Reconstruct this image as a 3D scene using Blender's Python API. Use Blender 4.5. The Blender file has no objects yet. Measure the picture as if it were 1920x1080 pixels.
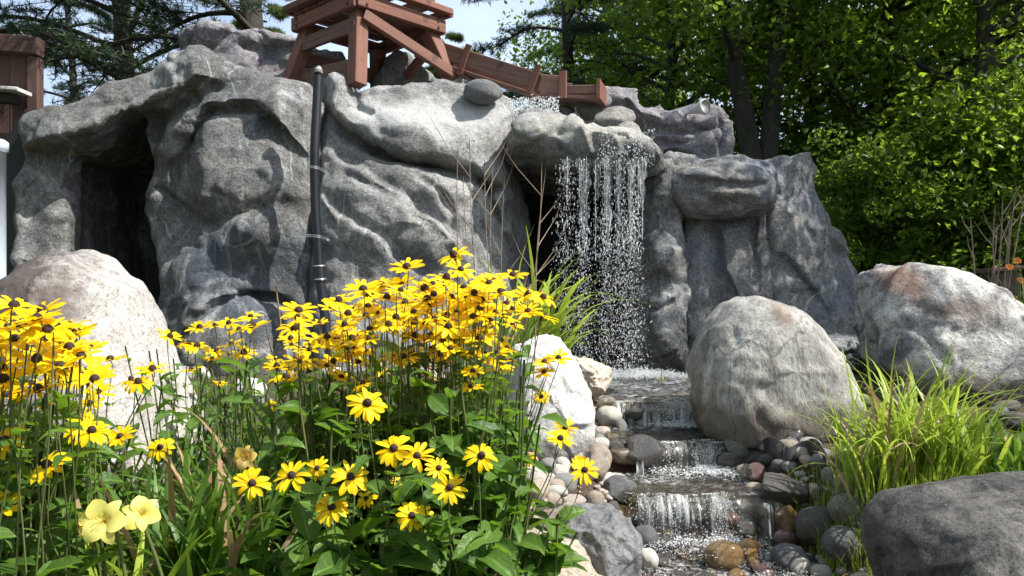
import bpy, math, random
import numpy as np
from mathutils import Vector, Matrix, Quaternion

# ------------------------------------------------------------------ camera, sky, sun, exposure
C = bpy.context.scene
COL = C.collection
FPX = 1507.0            # focal length in pixels of a 1920 px wide picture
EYE = 0.85
HOR = 560.0
cam_d = bpy.data.cameras.new('camera')
cam = bpy.data.objects.new('camera', cam_d)
COL.objects.link(cam)
cam.location = (0, 0, EYE)
cam.rotation_euler = (math.pi / 2, 0, 0)
cam_d.sensor_width = 36
cam_d.lens = FPX / 1920 * 36
cam_d.shift_y = (HOR - 540) / 1920
cam_d.clip_start = 0.05
cam_d.clip_end = 900
C.camera = cam

SUN = Vector((0.57, -0.20, 0.80)).normalized()      # towards the sun
w = bpy.data.worlds.new('World')
C.world = w
w.use_nodes = True
nt = w.node_tree
nt.nodes.clear()
sky = nt.nodes.new('ShaderNodeTexSky')
sky.sky_type = 'NISHITA'
sky.sun_disc = False
sky.sun_elevation = math.asin(SUN.z)
sky.sun_rotation = math.atan2(SUN.x, SUN.y)
sky.air_density = 1.0
sky.dust_density = 4.0
bg = nt.nodes.new('ShaderNodeBackground')
bg.inputs[1].default_value = 0.12
wo = nt.nodes.new('ShaderNodeOutputWorld')
tc = nt.nodes.new('ShaderNodeTexCoord')
mp = nt.nodes.new('ShaderNodeMapping')
mp.inputs['Scale'].default_value = (1.3, 1.3, 3.0)
nt.links.new(tc.outputs['Generated'], mp.inputs['Vector'])
cl = nt.nodes.new('ShaderNodeTexNoise')
cl.inputs['Scale'].default_value = 1.7
cl.inputs['Detail'].default_value = 7
cl.inputs['Roughness'].default_value = 0.55
nt.links.new(mp.outputs[0], cl.inputs['Vector'])
cr = nt.nodes.new('ShaderNodeMapRange')
cr.inputs[1].default_value = 0.40
cr.inputs[2].default_value = 0.66
cr.inputs[3].default_value = 0.40
cr.inputs[4].default_value = 0.95
nt.links.new(cl.outputs['Fac'], cr.inputs[0])
mxs = nt.nodes.new('ShaderNodeMix')
mxs.data_type = 'RGBA'
nt.links.new(cr.outputs[0], mxs.inputs[0])
nt.links.new(sky.outputs[0], mxs.inputs[6])
mxs.inputs[7].default_value = (4.6, 5.6, 7.2, 1)       # thin white summer cloud
nt.links.new(mxs.outputs[2], bg.inputs[0])
nt.links.new(bg.outputs[0], wo.inputs[0])
sun_d = bpy.data.lights.new('sun', 'SUN')
sun_d.energy = 5.0
sun_d.angle = math.radians(0.5)
sun_d.color = (1.0, 0.95, 0.87)
sun = bpy.data.objects.new('sun', sun_d)
COL.objects.link(sun)
sun.rotation_euler = (-SUN).to_track_quat('-Z', 'Y').to_euler()
C.view_settings.view_transform = 'Standard'
C.view_settings.look = 'None'
C.view_settings.exposure = 0.74
C.view_settings.gamma = 1
C.view_settings.use_curve_mapping = False
C.cycles.max_bounces = 6
C.cycles.transparent_max_bounces = 12
C.cycles.caustics_reflective = False
C.cycles.caustics_refractive = False

R = random.Random(7)
NR = np.random.RandomState(7)


def W(px, py, d):
    return Vector(((px - 960) / FPX * d, d, EYE - (py - HOR) / FPX * d))


def sstep(a, b, x):
    t = np.clip((x - a) / (b - a), 0, 1)
    return t * t * (3 - 2 * t)


# ------------------------------------------------------------------ helpers: objects
def tag(o, label=None, cat=None, group=None, kind=None):
    if label: o['label'] = label
    if cat: o['category'] = cat
    if group: o['group'] = group
    if kind: o['kind'] = kind
    return o


def link(o, parent=None):
    COL.objects.link(o)
    if parent is not None:
        o.parent = parent
    return o


def empty(name, loc=(0, 0, 0)):
    o = bpy.data.objects.new(name, None)
    o.location = loc
    o.empty_display_size = 0.05
    return link(o)


def mesh_np(name, V, F, mat=None, smooth=True):
    V = np.asarray(V, dtype=np.float32)
    F = np.asarray(F, dtype=np.int32)
    me = bpy.data.meshes.new(name)
    n, k = F.shape
    me.vertices.add(len(V))
    me.vertices.foreach_set('co', V.ravel())
    me.loops.add(n * k)
    me.loops.foreach_set('vertex_index', F.ravel())
    me.polygons.add(n)
    me.polygons.foreach_set('loop_start', np.arange(0, n * k, k, dtype=np.int32))
    me.update(calc_edges=True)
    me.validate()
    me.polygons.foreach_set('use_smooth', np.full(len(me.polygons), smooth))
    if mat: me.materials.append(mat)
    return me


def mesh_py(name, V, F, mat=None, smooth=False):
    me = bpy.data.meshes.new(name)
    me.from_pydata([tuple(v) for v in V], [], F)
    me.update()
    if smooth:
        me.polygons.foreach_set('use_smooth', [True] * len(me.polygons))
    if mat: me.materials.append(mat)
    return me


def ob(name, me, parent=None, loc=None, rot=None, scale=None, mat=None):
    o = bpy.data.objects.new(name, me)
    if loc is not None: o.location = loc
    if rot is not None:
        if isinstance(rot, Quaternion):
            o.rotation_mode = 'QUATERNION'
            o.rotation_quaternion = rot
        else:
            o.rotation_euler = rot
    if scale is not None: o.scale = scale
    if mat is not None:
        o.material_slots[0].link = 'OBJECT'
        o.material_slots[0].material = mat
    return link(o, parent)


class MB:
    """collects pieces into one mesh"""
    def __init__(s):
        s.V = []; s.F = []

    def add(s, V, F):
        b = len(s.V)
        s.V += [tuple(v) for v in V]
        s.F += [[i + b for i in f] for f in F]

    def tube(s, pts, radii, n=8, cap=True):
        pts = [Vector(p) for p in pts]
        V = []; F = []
        up = Vector((0.31, 0.22, 0.92))
        for i, p in enumerate(pts):
            t = (pts[min(i + 1, len(pts) - 1)] - pts[max(i - 1, 0)]).normalized()
            a = t.cross(up)
            if a.length < 0.05: a = t.cross(Vector((1, 0, 0)))
            a.normalize()
            b = t.cross(a)
            r = radii[i] if hasattr(radii, '__len__') else radii
            for k in range(n):
                th = 2 * math.pi * k / n
                V.append(p + (a * math.cos(th) + b * math.sin(th)) * r)
        for i in range(len(pts) - 1):
            for k in range(n):
                k2 = (k + 1) % n
                F.append([i * n + k, i * n + k2, (i + 1) * n + k2, (i + 1) * n + k])
        if cap:
            F.append(list(range(n)))
            F.append(list(range((len(pts) - 1) * n, len(pts) * n))[::-1])
        s.add(V, F)

    def box(s, c, sx, sy, sz):
        c = Vector(c)
        V = [c + Vector((x * sx / 2, y * sy / 2, z * sz / 2)) for x in (-1, 1) for y in (-1, 1) for z in (-1, 1)]
        s.add(V, [[0, 1, 3, 2], [4, 6, 7, 5], [0, 4, 5, 1], [2, 3, 7, 6], [0, 2, 6, 4], [1, 5, 7, 3]])

    def me(s, name, mat=None, smooth=False):
        return mesh_py(name, s.V, s.F, mat, smooth)


# ------------------------------------------------------------------ helpers: noise
_T = np.random.RandomState(3).rand(32, 32, 32).astype(np.float32)


def vnoise(P, scale, seed=0):
    """smooth value noise in -1..1 at points P (n,3)"""
    q = P / scale + np.array([seed * 3.17, seed * 7.3, seed * 1.9])
    i = np.floor(q).astype(np.int64)
    f = q - i
    f = f * f * (3 - 2 * f)
    i &= 31
    j = (i + 1) & 31
    r = 0
    for a in (0, 1):
        for b in (0, 1):
            for c in (0, 1):
                wgt = (f[:, 0] if a else 1 - f[:, 0]) * (f[:, 1] if b else 1 - f[:, 1]) * (f[:, 2] if c else 1 - f[:, 2])
                r = r + wgt * _T[(j if a else i)[:, 0], (j if b else i)[:, 1], (j if c else i)[:, 2]]
    return r * 2 - 1


def worley(P, scale, seed=0):
    q = P / scale + seed * 5.31
    c = np.floor(q).astype(np.int64)
    f1 = np.full(len(P), 9.0); f2 = np.full(len(P), 9.0)
    off = np.zeros_like(P); rid = np.zeros(P.shape)
    for a in (-1, 0, 1):
        for b in (-1, 0, 1):
            for d in (-1, 0, 1):
                k = c + np.array([a, b, d])
                m = k & 31
                j = np.stack([_T[m[:, 0], m[:, 1], m[:, 2]], _T[m[:, 1], m[:, 2], m[:, 0]], _T[m[:, 2], m[:, 0], m[:, 1]]], 1)
                o = q - (k + j)
                dd = np.sqrt((o * o).sum(1))
                new = dd < f1
                f2 = np.where(new, f1, np.minimum(f2, dd))
                off[new] = o[new]; rid[new] = j[new]
                f1 = np.where(new, dd, f1)
    return f1, f2, off, rid


def facets(V, scale, seed, edge=0.10):
    """each cell of stone a tilted flat face with a narrow joint round it; about -1..1"""
    Wp = V + 0.18 * scale * np.stack([vnoise(V, scale * 0.7, seed + 1), vnoise(V, scale * 0.7, seed + 2), vnoise(V, scale * 0.7, seed + 3)], 1)
    f1, f2, off, rid = worley(Wp, scale, seed)
    tilt = (off * (rid * 2 - 1)).sum(1) * 1.6 + (rid[:, 0] - 0.5) * 0.5
    e = sstep(0, edge, f2 - f1)
    return np.clip(tilt, -1.2, 1.2) * e - 0.25 * (1 - e)


def vertex_normals(V, F):
    a, b, c, d = (V[F[:, k]] for k in range(4))
    n = np.cross(c - a, d - b)
    N = np.zeros_like(V)
    for k in range(4):
        np.add.at(N, F[:, k], n)
    return N / (np.linalg.norm(N, axis=1, keepdims=True) + 1e-9)


# ------------------------------------------------------------------ helpers: materials
class NB:
    def __init__(s, name):
        s.m = bpy.data.materials.new(name)
        s.m.use_nodes = True
        s.t = s.m.node_tree
        s.b = s.t.nodes['Principled BSDF']
        s.out = s.t.nodes['Material Output']

    def n(s, typ, **kw):
        nd = s.t.nodes.new(typ)
        for k, v in kw.items():
            if k in nd.inputs: nd.inputs[k].default_value = v
            else: setattr(nd, k, v)
        return nd

    def l(s, a, b):
        s.t.links.new(a, b)

    def coord(s, kind='Object', scale=None):
        tc = s.n('ShaderNodeTexCoord')
        o = tc.outputs[kind]
        if scale is not None:
            mp = s.n('ShaderNodeMapping')
            mp.inputs['Scale'].default_value = scale
            s.l(o, mp.inputs['Vector'])
            o = mp.outputs[0]
        return o

    def noise(s, vec, scale, detail=5, rough=0.6, dist=0.0):
        nd = s.n('ShaderNodeTexNoise')
        nd.inputs['Scale'].default_value = scale
        nd.inputs['Detail'].default_value = detail
        nd.inputs['Roughness'].default_value = rough
        nd.inputs['Distortion'].default_value = dist
        if vec is not None: s.l(vec, nd.inputs['Vector'])
        return nd.outputs['Fac']

    def ramp(s, fac, stops):
        nd = s.n('ShaderNodeValToRGB')
        el = nd.color_ramp.elements
        while len(el) < len(stops): el.new(0.5)
        for e, (p, c) in zip(el, stops):
            e.position = p
            e.color = (*c, 1) if hasattr(c, '__len__') else (c, c, c, 1)
        s.l(fac, nd.inputs[0])
        return nd.outputs['Color']

    def mix(s, fac, a, b, mode='MIX'):
        nd = s.n('ShaderNodeMix', data_type='RGBA', blend_type=mode)
        for sock, v in ((nd.inputs[0], fac), (nd.inputs[6], a), (nd.inputs[7], b)):
            if hasattr(v, 'is_output'): s.l(v, sock)
            elif hasattr(v, '__len__'): sock.default_value = (*v, 1)
            else: sock.default_value = v
        return nd.outputs[2]

    def math(s, op, a, b=None):
        nd = s.n('ShaderNodeMath', operation=op)
        for i, v in enumerate((a, b)):
            if v is None: continue
            if hasattr(v, 'is_output'): s.l(v, nd.inputs[i])
            else: nd.inputs[i].default_value = v
        return nd.outputs[0]

    def bump(s, height, strength, dist, prev=None):
        nd = s.n('ShaderNodeBump')
        nd.inputs['Strength'].default_value = strength
        nd.inputs['Distance'].default_value = dist
        s.l(height, nd.inputs['Height'])
        if prev is not None: s.l(prev, nd.inputs['Normal'])
        s.l(nd.outputs[0], s.b.inputs['Normal'])
        return nd.outputs[0]


def rock_mat(name, dark, mid, light, tint, white=0.45, vein=0.6, rough=0.85, blue=None):
    n = NB(name)
    v = n.coord()
    big = n.noise(v, 1.1, 4, 0.6, 0.4)
    med = n.noise(v, 4.5, 6, 0.65, 0.3)
    fin = n.noise(v, 38, 5, 0.75)
    col = n.ramp(big, [(0.30, dark), (0.50, mid), (0.68, light)])
    col = n.mix(n.ramp(med, [(0.35, 0), (0.7, 1)]), col, tint)
    col = n.mix(0.85, col, n.ramp(fin, [(0.28, 0.2), (0.5, 0.5), (0.72, 0.9)]), 'OVERLAY')
    col = n.mix(0.75, col, n.ramp(n.noise(v, 105, 3, 0.7), [(0.34, 0.18), (0.5, 0.5), (0.66, 0.9)]), 'OVERLAY')
    if blue:
        col = n.mix(n.ramp(n.noise(v, 0.9, 5, 0.6, 0.8), [(0.52, 0), (0.66, 0.8)]), col, blue)
    # lime bloom: washed patches
    wmask = n.ramp(n.noise(v, 2.3, 8, 0.72, 0.9), [(0.5, 0), (0.68, 1)])
    grit = n.ramp(n.noise(v, 20, 6, 0.8), [(0.36, 0), (0.62, 1)])
    col = n.mix(n.math('MULTIPLY', n.math('MULTIPLY', wmask, grit), white), col, (0.72, 0.73, 0.74))
    run = n.ramp(n.noise(n.coord(scale=(5, 5, 0.5)), 1.2, 6, 0.65, 0.3), [(0.42, 0), (0.66, 1)])
    col = n.mix(n.math('MULTIPLY', run, 0.3), col, tuple(c * 0.55 for c in dark))
    run2 = n.ramp(n.noise(n.coord(scale=(9, 9, 0.6)), 1.1, 6, 0.7, 0.4), [(0.56, 0), (0.68, 1)])
    col = n.mix(n.math('MULTIPLY', run2, white * 0.45), col, (0.62, 0.63, 0.64))
    # pale hairline veins
    mp = n.coord(scale=(1, 1, 0.45))
    wob = n.n('ShaderNodeTexNoise')
    wob.inputs['Scale'].default_value = 3
    wob.inputs['Detail'].default_value = 6
    n.l(mp, wob.inputs['Vector'])
    add = n.mix(0.16, mp, wob.outputs['Color'], 'ADD')
    vo = n.n('ShaderNodeTexVoronoi', feature='DISTANCE_TO_EDGE')
    vo.inputs['Scale'].default_value = 2.1
    n.l(add, vo.inputs['Vector'])
    ln = n.ramp(vo.outputs['Distance'], [(0.0, 1), (0.018, 0)])
    gate = n.ramp(n.noise(v, 1.7, 3, 0.5), [(0.52, 0), (0.6, 1)])
    col = n.mix(n.math('MULTIPLY', n.math('MULTIPLY', ln, gate), vein), col, (0.7, 0.71, 0.72))
    # dark pits
    pit = n.ramp(n.noise(v, 26, 3, 0.6), [(0.30, 1), (0.40, 0)])
    col = n.mix(n.math('MULTIPLY', pit, 0.55), col, (0.05, 0.05, 0.05))
    n.l(col, n.b.inputs['Base Color'])
    n.b.inputs['Roughness'].default_value = rough
    n.b.inputs['Specular IOR Level'].default_value = 0.3
    b1 = n.bump(n.noise(v, 7, 6, 0.65, 0.2), 0.7, 0.07)
    b2 = n.bump(n.noise(v, 26, 7, 0.75), 0.9, 0.045, b1)
    b3 = n.bump(n.noise(v, 80, 4, 0.7), 0.8, 0.012, b2)
    n.bump(pit, -0.5, 0.01, b3)
    return n.m


def stone_mat(name, a, b, speck, wet=False, scale=1.0, speck_amt=0.6, rough=0.75, streak=False, contrast=1.0):
    n = NB(name)
    v = n.coord(scale=(1, 1, 0.35) if streak else None)
    info = n.n('ShaderNodeObjectInfo')
    off = n.n('ShaderNodeVectorMath', operation='ADD')
    n.l(v, off.inputs[0])
    sc = n.n('ShaderNodeVectorMath', operation='SCALE')
    comb = n.n('ShaderNodeCombineXYZ')
    for k in range(3): n.l(info.outputs['Random'], comb.inputs[k])
    n.l(comb.outputs[0], sc.inputs[0])
    sc.inputs['Scale'].default_value = 37
    n.l(sc.outputs[0], off.inputs[1])
    v = off.outputs[0]
    col = n.mix(n.ramp(n.noise(v, 5 * scale, 6, 0.65, 0.5), [(0.5 - 0.2 / contrast, 0), (0.5 + 0.2 / contrast, 1)]), a, b)
    sp = n.ramp(n.noise(v, 62 * scale, 4, 0.8), [(0.42, 1), (0.465, 0)])
    col = n.mix(n.math('MULTIPLY', sp, speck_amt), col, speck)
    if scale == 1.0:
        wb = n.n('ShaderNodeTexNoise'); wb.inputs['Scale'].default_value = 5; wb.inputs['Detail'].default_value = 5
        n.l(v, wb.inputs['Vector'])
        vo = n.n('ShaderNodeTexVoronoi', feature='DISTANCE_TO_EDGE'); vo.inputs['Scale'].default_value = 2.6
        n.l(n.mix(0.2, v, wb.outputs['Color'], 'ADD'), vo.inputs['Vector'])
        ck = n.math('MULTIPLY', n.ramp(vo.outputs['Distance'], [(0, 1), (0.02, 0)]), n.ramp(n.noise(v, 1.9, 2, 0.5), [(0.5, 0), (0.58, 1)]))
        col = n.mix(n.math('MULTIPLY', ck, 0.7), col, tuple(c * 0.4 for c in a))
        li = n.math('MULTIPLY', n.ramp(n.noise(v, 3.1, 6, 0.7, 0.6), [(0.56, 0), (0.63, 1)]), n.ramp(n.noise(v, 24, 5, 0.7), [(0.42, 0), (0.58, 1)]))
        col = n.mix(n.math('MULTIPLY', li, 0.55), col, tuple(c * 0.45 for c in a))
    lp = n.ramp(n.noise(v, 85 * scale, 3, 0.6), [(0.6, 0), (0.7, 1)])
    col = n.mix(n.math('MULTIPLY', lp, 0.35), col, tuple(min(1, c * 1.6 + 0.04) for c in b))
    hsv = n.n('ShaderNodeHueSaturation')
    val = n.n('ShaderNodeMapRange')
    n.l(info.outputs['Random'], val.inputs[0])
    val.inputs[3].default_value = 0.75
    val.inputs[4].default_value = 1.25
    n.l(val.outputs[0], hsv.inputs['Value'])
    n.l(col, hsv.inputs['Color'])
    n.l(hsv.outputs[0], n.b.inputs['Base Color'])
    n.b.inputs['Roughness'].default_value = rough
    if wet:
        n.b.inputs['Roughness'].default_value = 0.18
        n.b.inputs['Coat Weight'].default_value = 0.8
        n.b.inputs['Coat Roughness'].default_value = 0.06
    b1 = n.bump(n.noise(v, 9 * scale, 6, 0.68), 0.6, 0.04 / scale)
    n.bump(n.noise(v, 45 * scale, 6, 0.75), 0.7 if not wet else 0.2, 0.012, b1)
    return n.m


def leaf_mat(name, a, b, trans=0.35, tcol=None, rough=0.45, vein=False, spec=0.4):
    n = NB(name)
    geo = n.n('ShaderNodeNewGeometry')
    info = n.n('ShaderNodeObjectInfo')
    rnd = n.math('FRACT', n.math('ADD', geo.outputs['Random Per Island'], info.outputs['Random']))
    col = n.mix(rnd, a, b)
    if vein:
        v = n.coord()
        sep = n.n('ShaderNodeSeparateXYZ')
        n.l(v, sep.inputs[0])
        mid = n.ramp(n.math('ABSOLUTE', sep.outputs['Y']), [(0.0, 1), (0.035, 0)])
        col = n.mix(n.math('MULTIPLY', mid, 0.45), col, tuple(min(1, c * 2.2) for c in b))
        wv = n.n('ShaderNodeTexNoise')
        wv.inputs['Scale'].default_value = 9
        n.l(v, wv.inputs['Vector'])
        col = n.mix(n.math('MULTIPLY', wv.outputs['Fac'], 0.3), col, tuple(c * 0.45 for c in a))
        n.bump(wv.outputs['Fac'], 0.15, 0.1)
    n.l(col, n.b.inputs['Base Color'])
    n.b.inputs['Roughness'].default_value = rough
    n.b.inputs['Specular IOR Level'].default_value = spec
    tr = n.n('ShaderNodeBsdfTranslucent')
    tm = n.mix(0.55, col, tcol or tuple(min(1, c * 2.5) for c in b))
    n.l(tm, tr.inputs[0])
    mx = n.n('ShaderNodeMixShader')
    mx.inputs[0].default_value = trans
    n.l(n.b.outputs[0], mx.inputs[1])
    n.l(tr.outputs[0], mx.inputs[2])
    n.l(mx.outputs[0], n.out.inputs[0])
    return n.m


def wood_mat(name, a, b, dark, axis_scale=(1.2, 22, 22), rough=0.7):
    n = NB(name)
    v = n.coord(scale=axis_scale)
    info = n.n('ShaderNodeObjectInfo')
    g = n.noise(v, 1.6, 8, 0.7, 0.6)
    col = n.mix(n.ramp(g, [(0.32, 0), (0.66, 1)]), a, b)
    v2 = n.coord(scale=(0.6, 30, 30))
    ck = n.ramp(n.noise(v2, 2.0, 3, 0.5), [(0.30, 1), (0.37, 0)])
    col = n.mix(n.math('MULTIPLY', ck, 0.7), col, dark)
    st_ = n.ramp(n.noise(n.coord(scale=(2.5, 7, 7)), 2.2, 7, 0.75, 0.8), [(0.42, 0), (0.66, 1)])
    col = n.mix(n.math('MULTIPLY', st_, 0.45), col, tuple(c * 0.55 + 0.045 for c in b))
    kn = n.ramp(n.noise(n.coord(), 6, 2, 0.4), [(0.66, 0), (0.74, 0.6)])
    col = n.mix(kn, col, dark)
    hsv = n.n('ShaderNodeHueSaturation')
    mr = n.n('ShaderNodeMapRange')
    n.l(info.outputs['Random'], mr.inputs[0])
    mr.inputs[3].default_value = 0.78
    mr.inputs[4].default_value = 1.2
    n.l(mr.outputs[0], hsv.inputs['Value'])
    n.l(col, hsv.inputs['Color'])
    n.l(hsv.outputs[0], n.b.inputs['Base Color'])
    n.b.inputs['Roughness'].default_value = rough
    b1 = n.bump(g, 0.35, 0.01)
    n.bump(ck, -0.6, 0.006, b1)
    return n.m


def plain(name, col, rough=0.6, metal=0.0, noise=0.0, spec=0.5):
    n = NB(name)
    if noise:
        v = n.coord()
        c = n.mix(n.ramp(n.noise(v, 14, 6, 0.7), [(0.35, 0), (0.65, 1)]), tuple(x * (1 - noise) for x in col), tuple(min(1, x * (1 + noise)) for x in col))
        n.l(c, n.b.inputs['Base Color'])
    else:
        n.b.inputs['Base Color'].default_value = (*col, 1)
    n.b.inputs['Roughness'].default_value = rough
    n.b.inputs['Metallic'].default_value = metal
    n.b.inputs['Specular IOR Level'].default_value = spec
    return n.m


M = {}
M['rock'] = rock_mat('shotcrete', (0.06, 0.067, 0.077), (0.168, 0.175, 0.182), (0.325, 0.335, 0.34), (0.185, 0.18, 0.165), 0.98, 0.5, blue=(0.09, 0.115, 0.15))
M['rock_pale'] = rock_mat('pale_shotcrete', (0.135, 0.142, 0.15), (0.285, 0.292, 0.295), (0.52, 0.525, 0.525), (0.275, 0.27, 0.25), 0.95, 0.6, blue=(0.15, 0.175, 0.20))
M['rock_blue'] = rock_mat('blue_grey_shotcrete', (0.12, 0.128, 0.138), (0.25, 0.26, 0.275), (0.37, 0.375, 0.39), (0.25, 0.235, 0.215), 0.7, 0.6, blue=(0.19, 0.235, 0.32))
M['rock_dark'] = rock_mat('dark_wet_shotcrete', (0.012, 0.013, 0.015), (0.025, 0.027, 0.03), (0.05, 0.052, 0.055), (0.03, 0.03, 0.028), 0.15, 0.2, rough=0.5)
M['rock_lav'] = rock_mat('lavender_shotcrete', (0.20, 0.20, 0.235), (0.28, 0.275, 0.31), (0.36, 0.345, 0.37), (0.30, 0.275, 0.285), 0.3, 0.15)
M['soil'] = None

# ------------------------------------------------------------------ terrain
XS = 0.79


def stream_hw(y):
    return np.interp(y, [2.0, 2.9, 3.5, 3.56, 4.05, 4.6, 5.2, 5.8, 8.2], [0.5, 0.42, 0.36, 0.27, 0.22, 0.19, 0.24, 0.55, 0.6])


def stream_bed(y):
    return np.interp(y, [1.0, 2.0, 2.6, 3.44, 3.50, 3.92, 3.98, 4.48, 4.54, 5.2, 5.8, 9.0], [-0.36, -0.34, -0.30, -0.20, -0.06, -0.06, 0.075, 0.075, 0.19, 0.19, 0.12, 0.12])


def height(x, y):
    x = np.asarray(x, dtype=np.float64)
    y = np.asarray(y, dtype=np.float64)
    left = 0.10 + 0.18 * sstep(3.2, 6.0, y)
    right = 0.10 + 0.20 * sstep(3.0, 5.6, y) + 0.05 * sstep(1.6, 3.0, x)
    t = sstep(XS - 0.3, XS + 0.3, x)
    bank = left * (1 - t) + right * t
    bank = bank - 0.16 * sstep(3.4, 2.4, y) * sstep(0.0, 0.4, x)
    bank = bank + 0.035 * np.sin(x * 3.1 + 1.2) * np.sin(y * 2.7) + 0.012 * np.sin(x * 11 + y * 7)
    dd = np.abs(x - XS) - stream_hw(y)
    k = sstep(0.30, 0.0, dd) * (y < 8.3)
    k = np.where(y > 5.6, sstep(0.3, 0.0, dd) * sstep(8.4, 8.0, y), k)
    z = bank * (1 - k) + stream_bed(y) * k
    far = sstep(9, 14, y)
    return z + far * 0.25


def hz(x, y):
    return float(height(x, y))


def ground_hit(px, py, dmin=1.2, dmax=12):
    d = np.linspace(dmin, dmax, 1200)
    x = (px - 960) / FPX * d
    z = EYE - (py - HOR) / FPX * d
    below = z <= height(x, d)
    i = int(np.argmax(below)) if below.any() else len(d) - 1
    return float(d[i])


def axis(lo, hi, fine_lo, fine_hi, step, grow):
    a = list(np.arange(fine_lo, fine_hi + 1e-6, step))
    s = step
    v = fine_hi
    while v < hi:
        s *= grow; v += s; a.append(min(v, hi))
    s = step; v = fine_lo
    while v > lo:
        s *= grow; v -= s; a.insert(0, max(v, lo))
    return np.array(a)


n = NB('bark_mulch_soil')
v = n.coord()
c1 = n.ramp(n.noise(v, 60, 6, 0.8, 1.0), [(0.3, (0.035, 0.024, 0.016)), (0.52, (0.10, 0.065, 0.042)), (0.72, (0.24, 0.17, 0.12))])
c2 = n.mix(n.ramp(n.noise(v, 0.6, 4, 0.6), [(0.45, 0), (0.6, 0.8)]), c1, (0.05, 0.075, 0.025))
n.l(c2, n.b.inputs['Base Color'])
n.b.inputs['Roughness'].default_value = 0.95
n.bump(n.noise(v, 70, 5, 0.75), 0.9, 0.03)
M['soil'] = n.m
ax = axis(-220, 220, -3.2, 3.4, 0.05, 1.18)
ay = axis(-40, 320, 1.0, 8.6, 0.05, 1.16)
gx, gy = np.meshgrid(ax, ay, indexing='ij')
gz = height(gx, gy)
V = np.stack([gx, gy, gz], -1).reshape(-1, 3)
nx, ny = gx.shape
I = np.arange(nx * ny).reshape(nx, ny)
F = np.stack([I[:-1, :-1], I[1:, :-1], I[1:, 1:], I[:-1, 1:]], -1).reshape(-1, 4)
V[:, 2] += 0.012 * vnoise(V, 0.12, 5) + 0.006 * vnoise(V, 0.05, 6)
tag(ob('ground', mesh_np('ground', V, F, M['soil'])), kind='structure')

# ------------------------------------------------------------------ sculpting tools for the artificial rock
def poly_sdf(X, Z, poly):
    P = np.asarray(poly, dtype=np.float64)
    d = np.full(X.shape, 1e9)
    s = np.ones(X.shape)
    N = len(P)
    for i in range(N):
        a = P[i]; b = P[i - 1]
        ex, ez = b - a
        wx = X - a[0]; wz = Z - a[1]
        t = np.clip((wx * ex + wz * ez) / (ex * ex + ez * ez + 1e-12), 0, 1)
        d = np.minimum(d, (wx - ex * t) ** 2 + (wz - ez * t) ** 2)
        c1 = Z >= a[1]; c2 = Z < b[1]; c3 = ex * wz > ez * wx
        flip = (c1 & c2 & c3) | (~c1 & ~c2 & ~c3)
        s = np.where(flip, -s, s)
    return s * np.sqrt(d)


def line_dist(X, Z, pts):
    """distance to a polyline and which side (positive = left of travel)"""
    d = np.full(X.shape, 1e9); side = np.zeros(X.shape); tt = np.zeros(X.shape)
    for i in range(len(pts) - 1):
        a = pts[i]; b = pts[i + 1]
        ex, ez = b[0] - a[0], b[1] - a[1]
        wx = X - a[0]; wz = Z - a[1]
        t = np.clip((wx * ex + wz * ez) / (ex * ex + ez * ez + 1e-12), 0, 1)
        q = np.sqrt((wx - ex * t) ** 2 + (wz - ez * t) ** 2)
        m = q < d
        d = np.where(m, q, d)
        side = np.where(m, np.sign(ex * wz - ez * wx), side)
        tt = np.where(m, (i + t) / (len(pts) - 1), tt)
    return d, side, tt


def smax(a, b, k):
    h = np.clip(0.5 + 0.5 * (a - b) / k, 0, 1)
    return b * (1 - h) + a * h + k * h * (1 - h)


def smin(a, b, k):
    return -smax(-a, -b, k)


def surface_nets(Fv, org, h):
    nx, ny, nz = Fv.shape
    S = Fv < 0
    cs = (nx - 1, ny - 1, nz - 1)
    acc = np.zeros(cs + (3,), np.float32); cnt = np.zeros(cs, np.int32)

    def sub(A, o):
        return A[o[0]:o[0] + cs[0], o[1]:o[1] + cs[1], o[2]:o[2] + cs[2]]
    for a in range(3):
        o1 = [k for k in range(3) if k != a]
        for u in (0, 1):
            for v_ in (0, 1):
                p = [0, 0, 0]; p[o1[0]] = u; p[o1[1]] = v_
                q = list(p); q[a] = 1
                s0, s1 = sub(S, p), sub(S, q)
                m = s0 != s1
                f0, f1 = sub(Fv, p)[m], sub(Fv, q)[m]
                t = f0 / (f0 - f1)
                pos = np.tile(np.array(p, np.float32), (len(t), 1))
                pos[:, a] = t
                acc[m] += pos
                cnt[m] += 1
    act = cnt > 0
    idx = np.full(cs, -1, np.int64)
    idx[act] = np.arange(act.sum())
    cells = np.argwhere(act)
    V = (cells + acc[act] / cnt[act][:, None]) * h + np.asarray(org)
    Fs = []
    for a in range(3):
        b, c = (a + 1) % 3, (a + 2) % 3
        sl0 = [slice(1, -1)] * 3; sl1 = [slice(1, -1)] * 3
        sl0[a] = slice(0, -1); sl1[a] = slice(1, None)
        e0, e1 = S[tuple(sl0)], S[tuple(sl1)]
        off = np.array([1, 1, 1]); off[a] = 0
        for flip in (False, True):
            m = (e0 & ~e1) if not flip else (~e0 & e1)
            g = np.argwhere(m) + off
            if not len(g): continue
            db = np.zeros(3, int); db[b] = 1
            dc = np.zeros(3, int); dc[c] = 1
            q = [idx[tuple((g - db - dc).T)], idx[tuple((g - dc).T)], idx[tuple(g.T)], idx[tuple((g - db).T)]]
            if flip: q = q[::-1]
            Fs.append(np.stack(q, 1))
    return V, np.concatenate(Fs)


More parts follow.
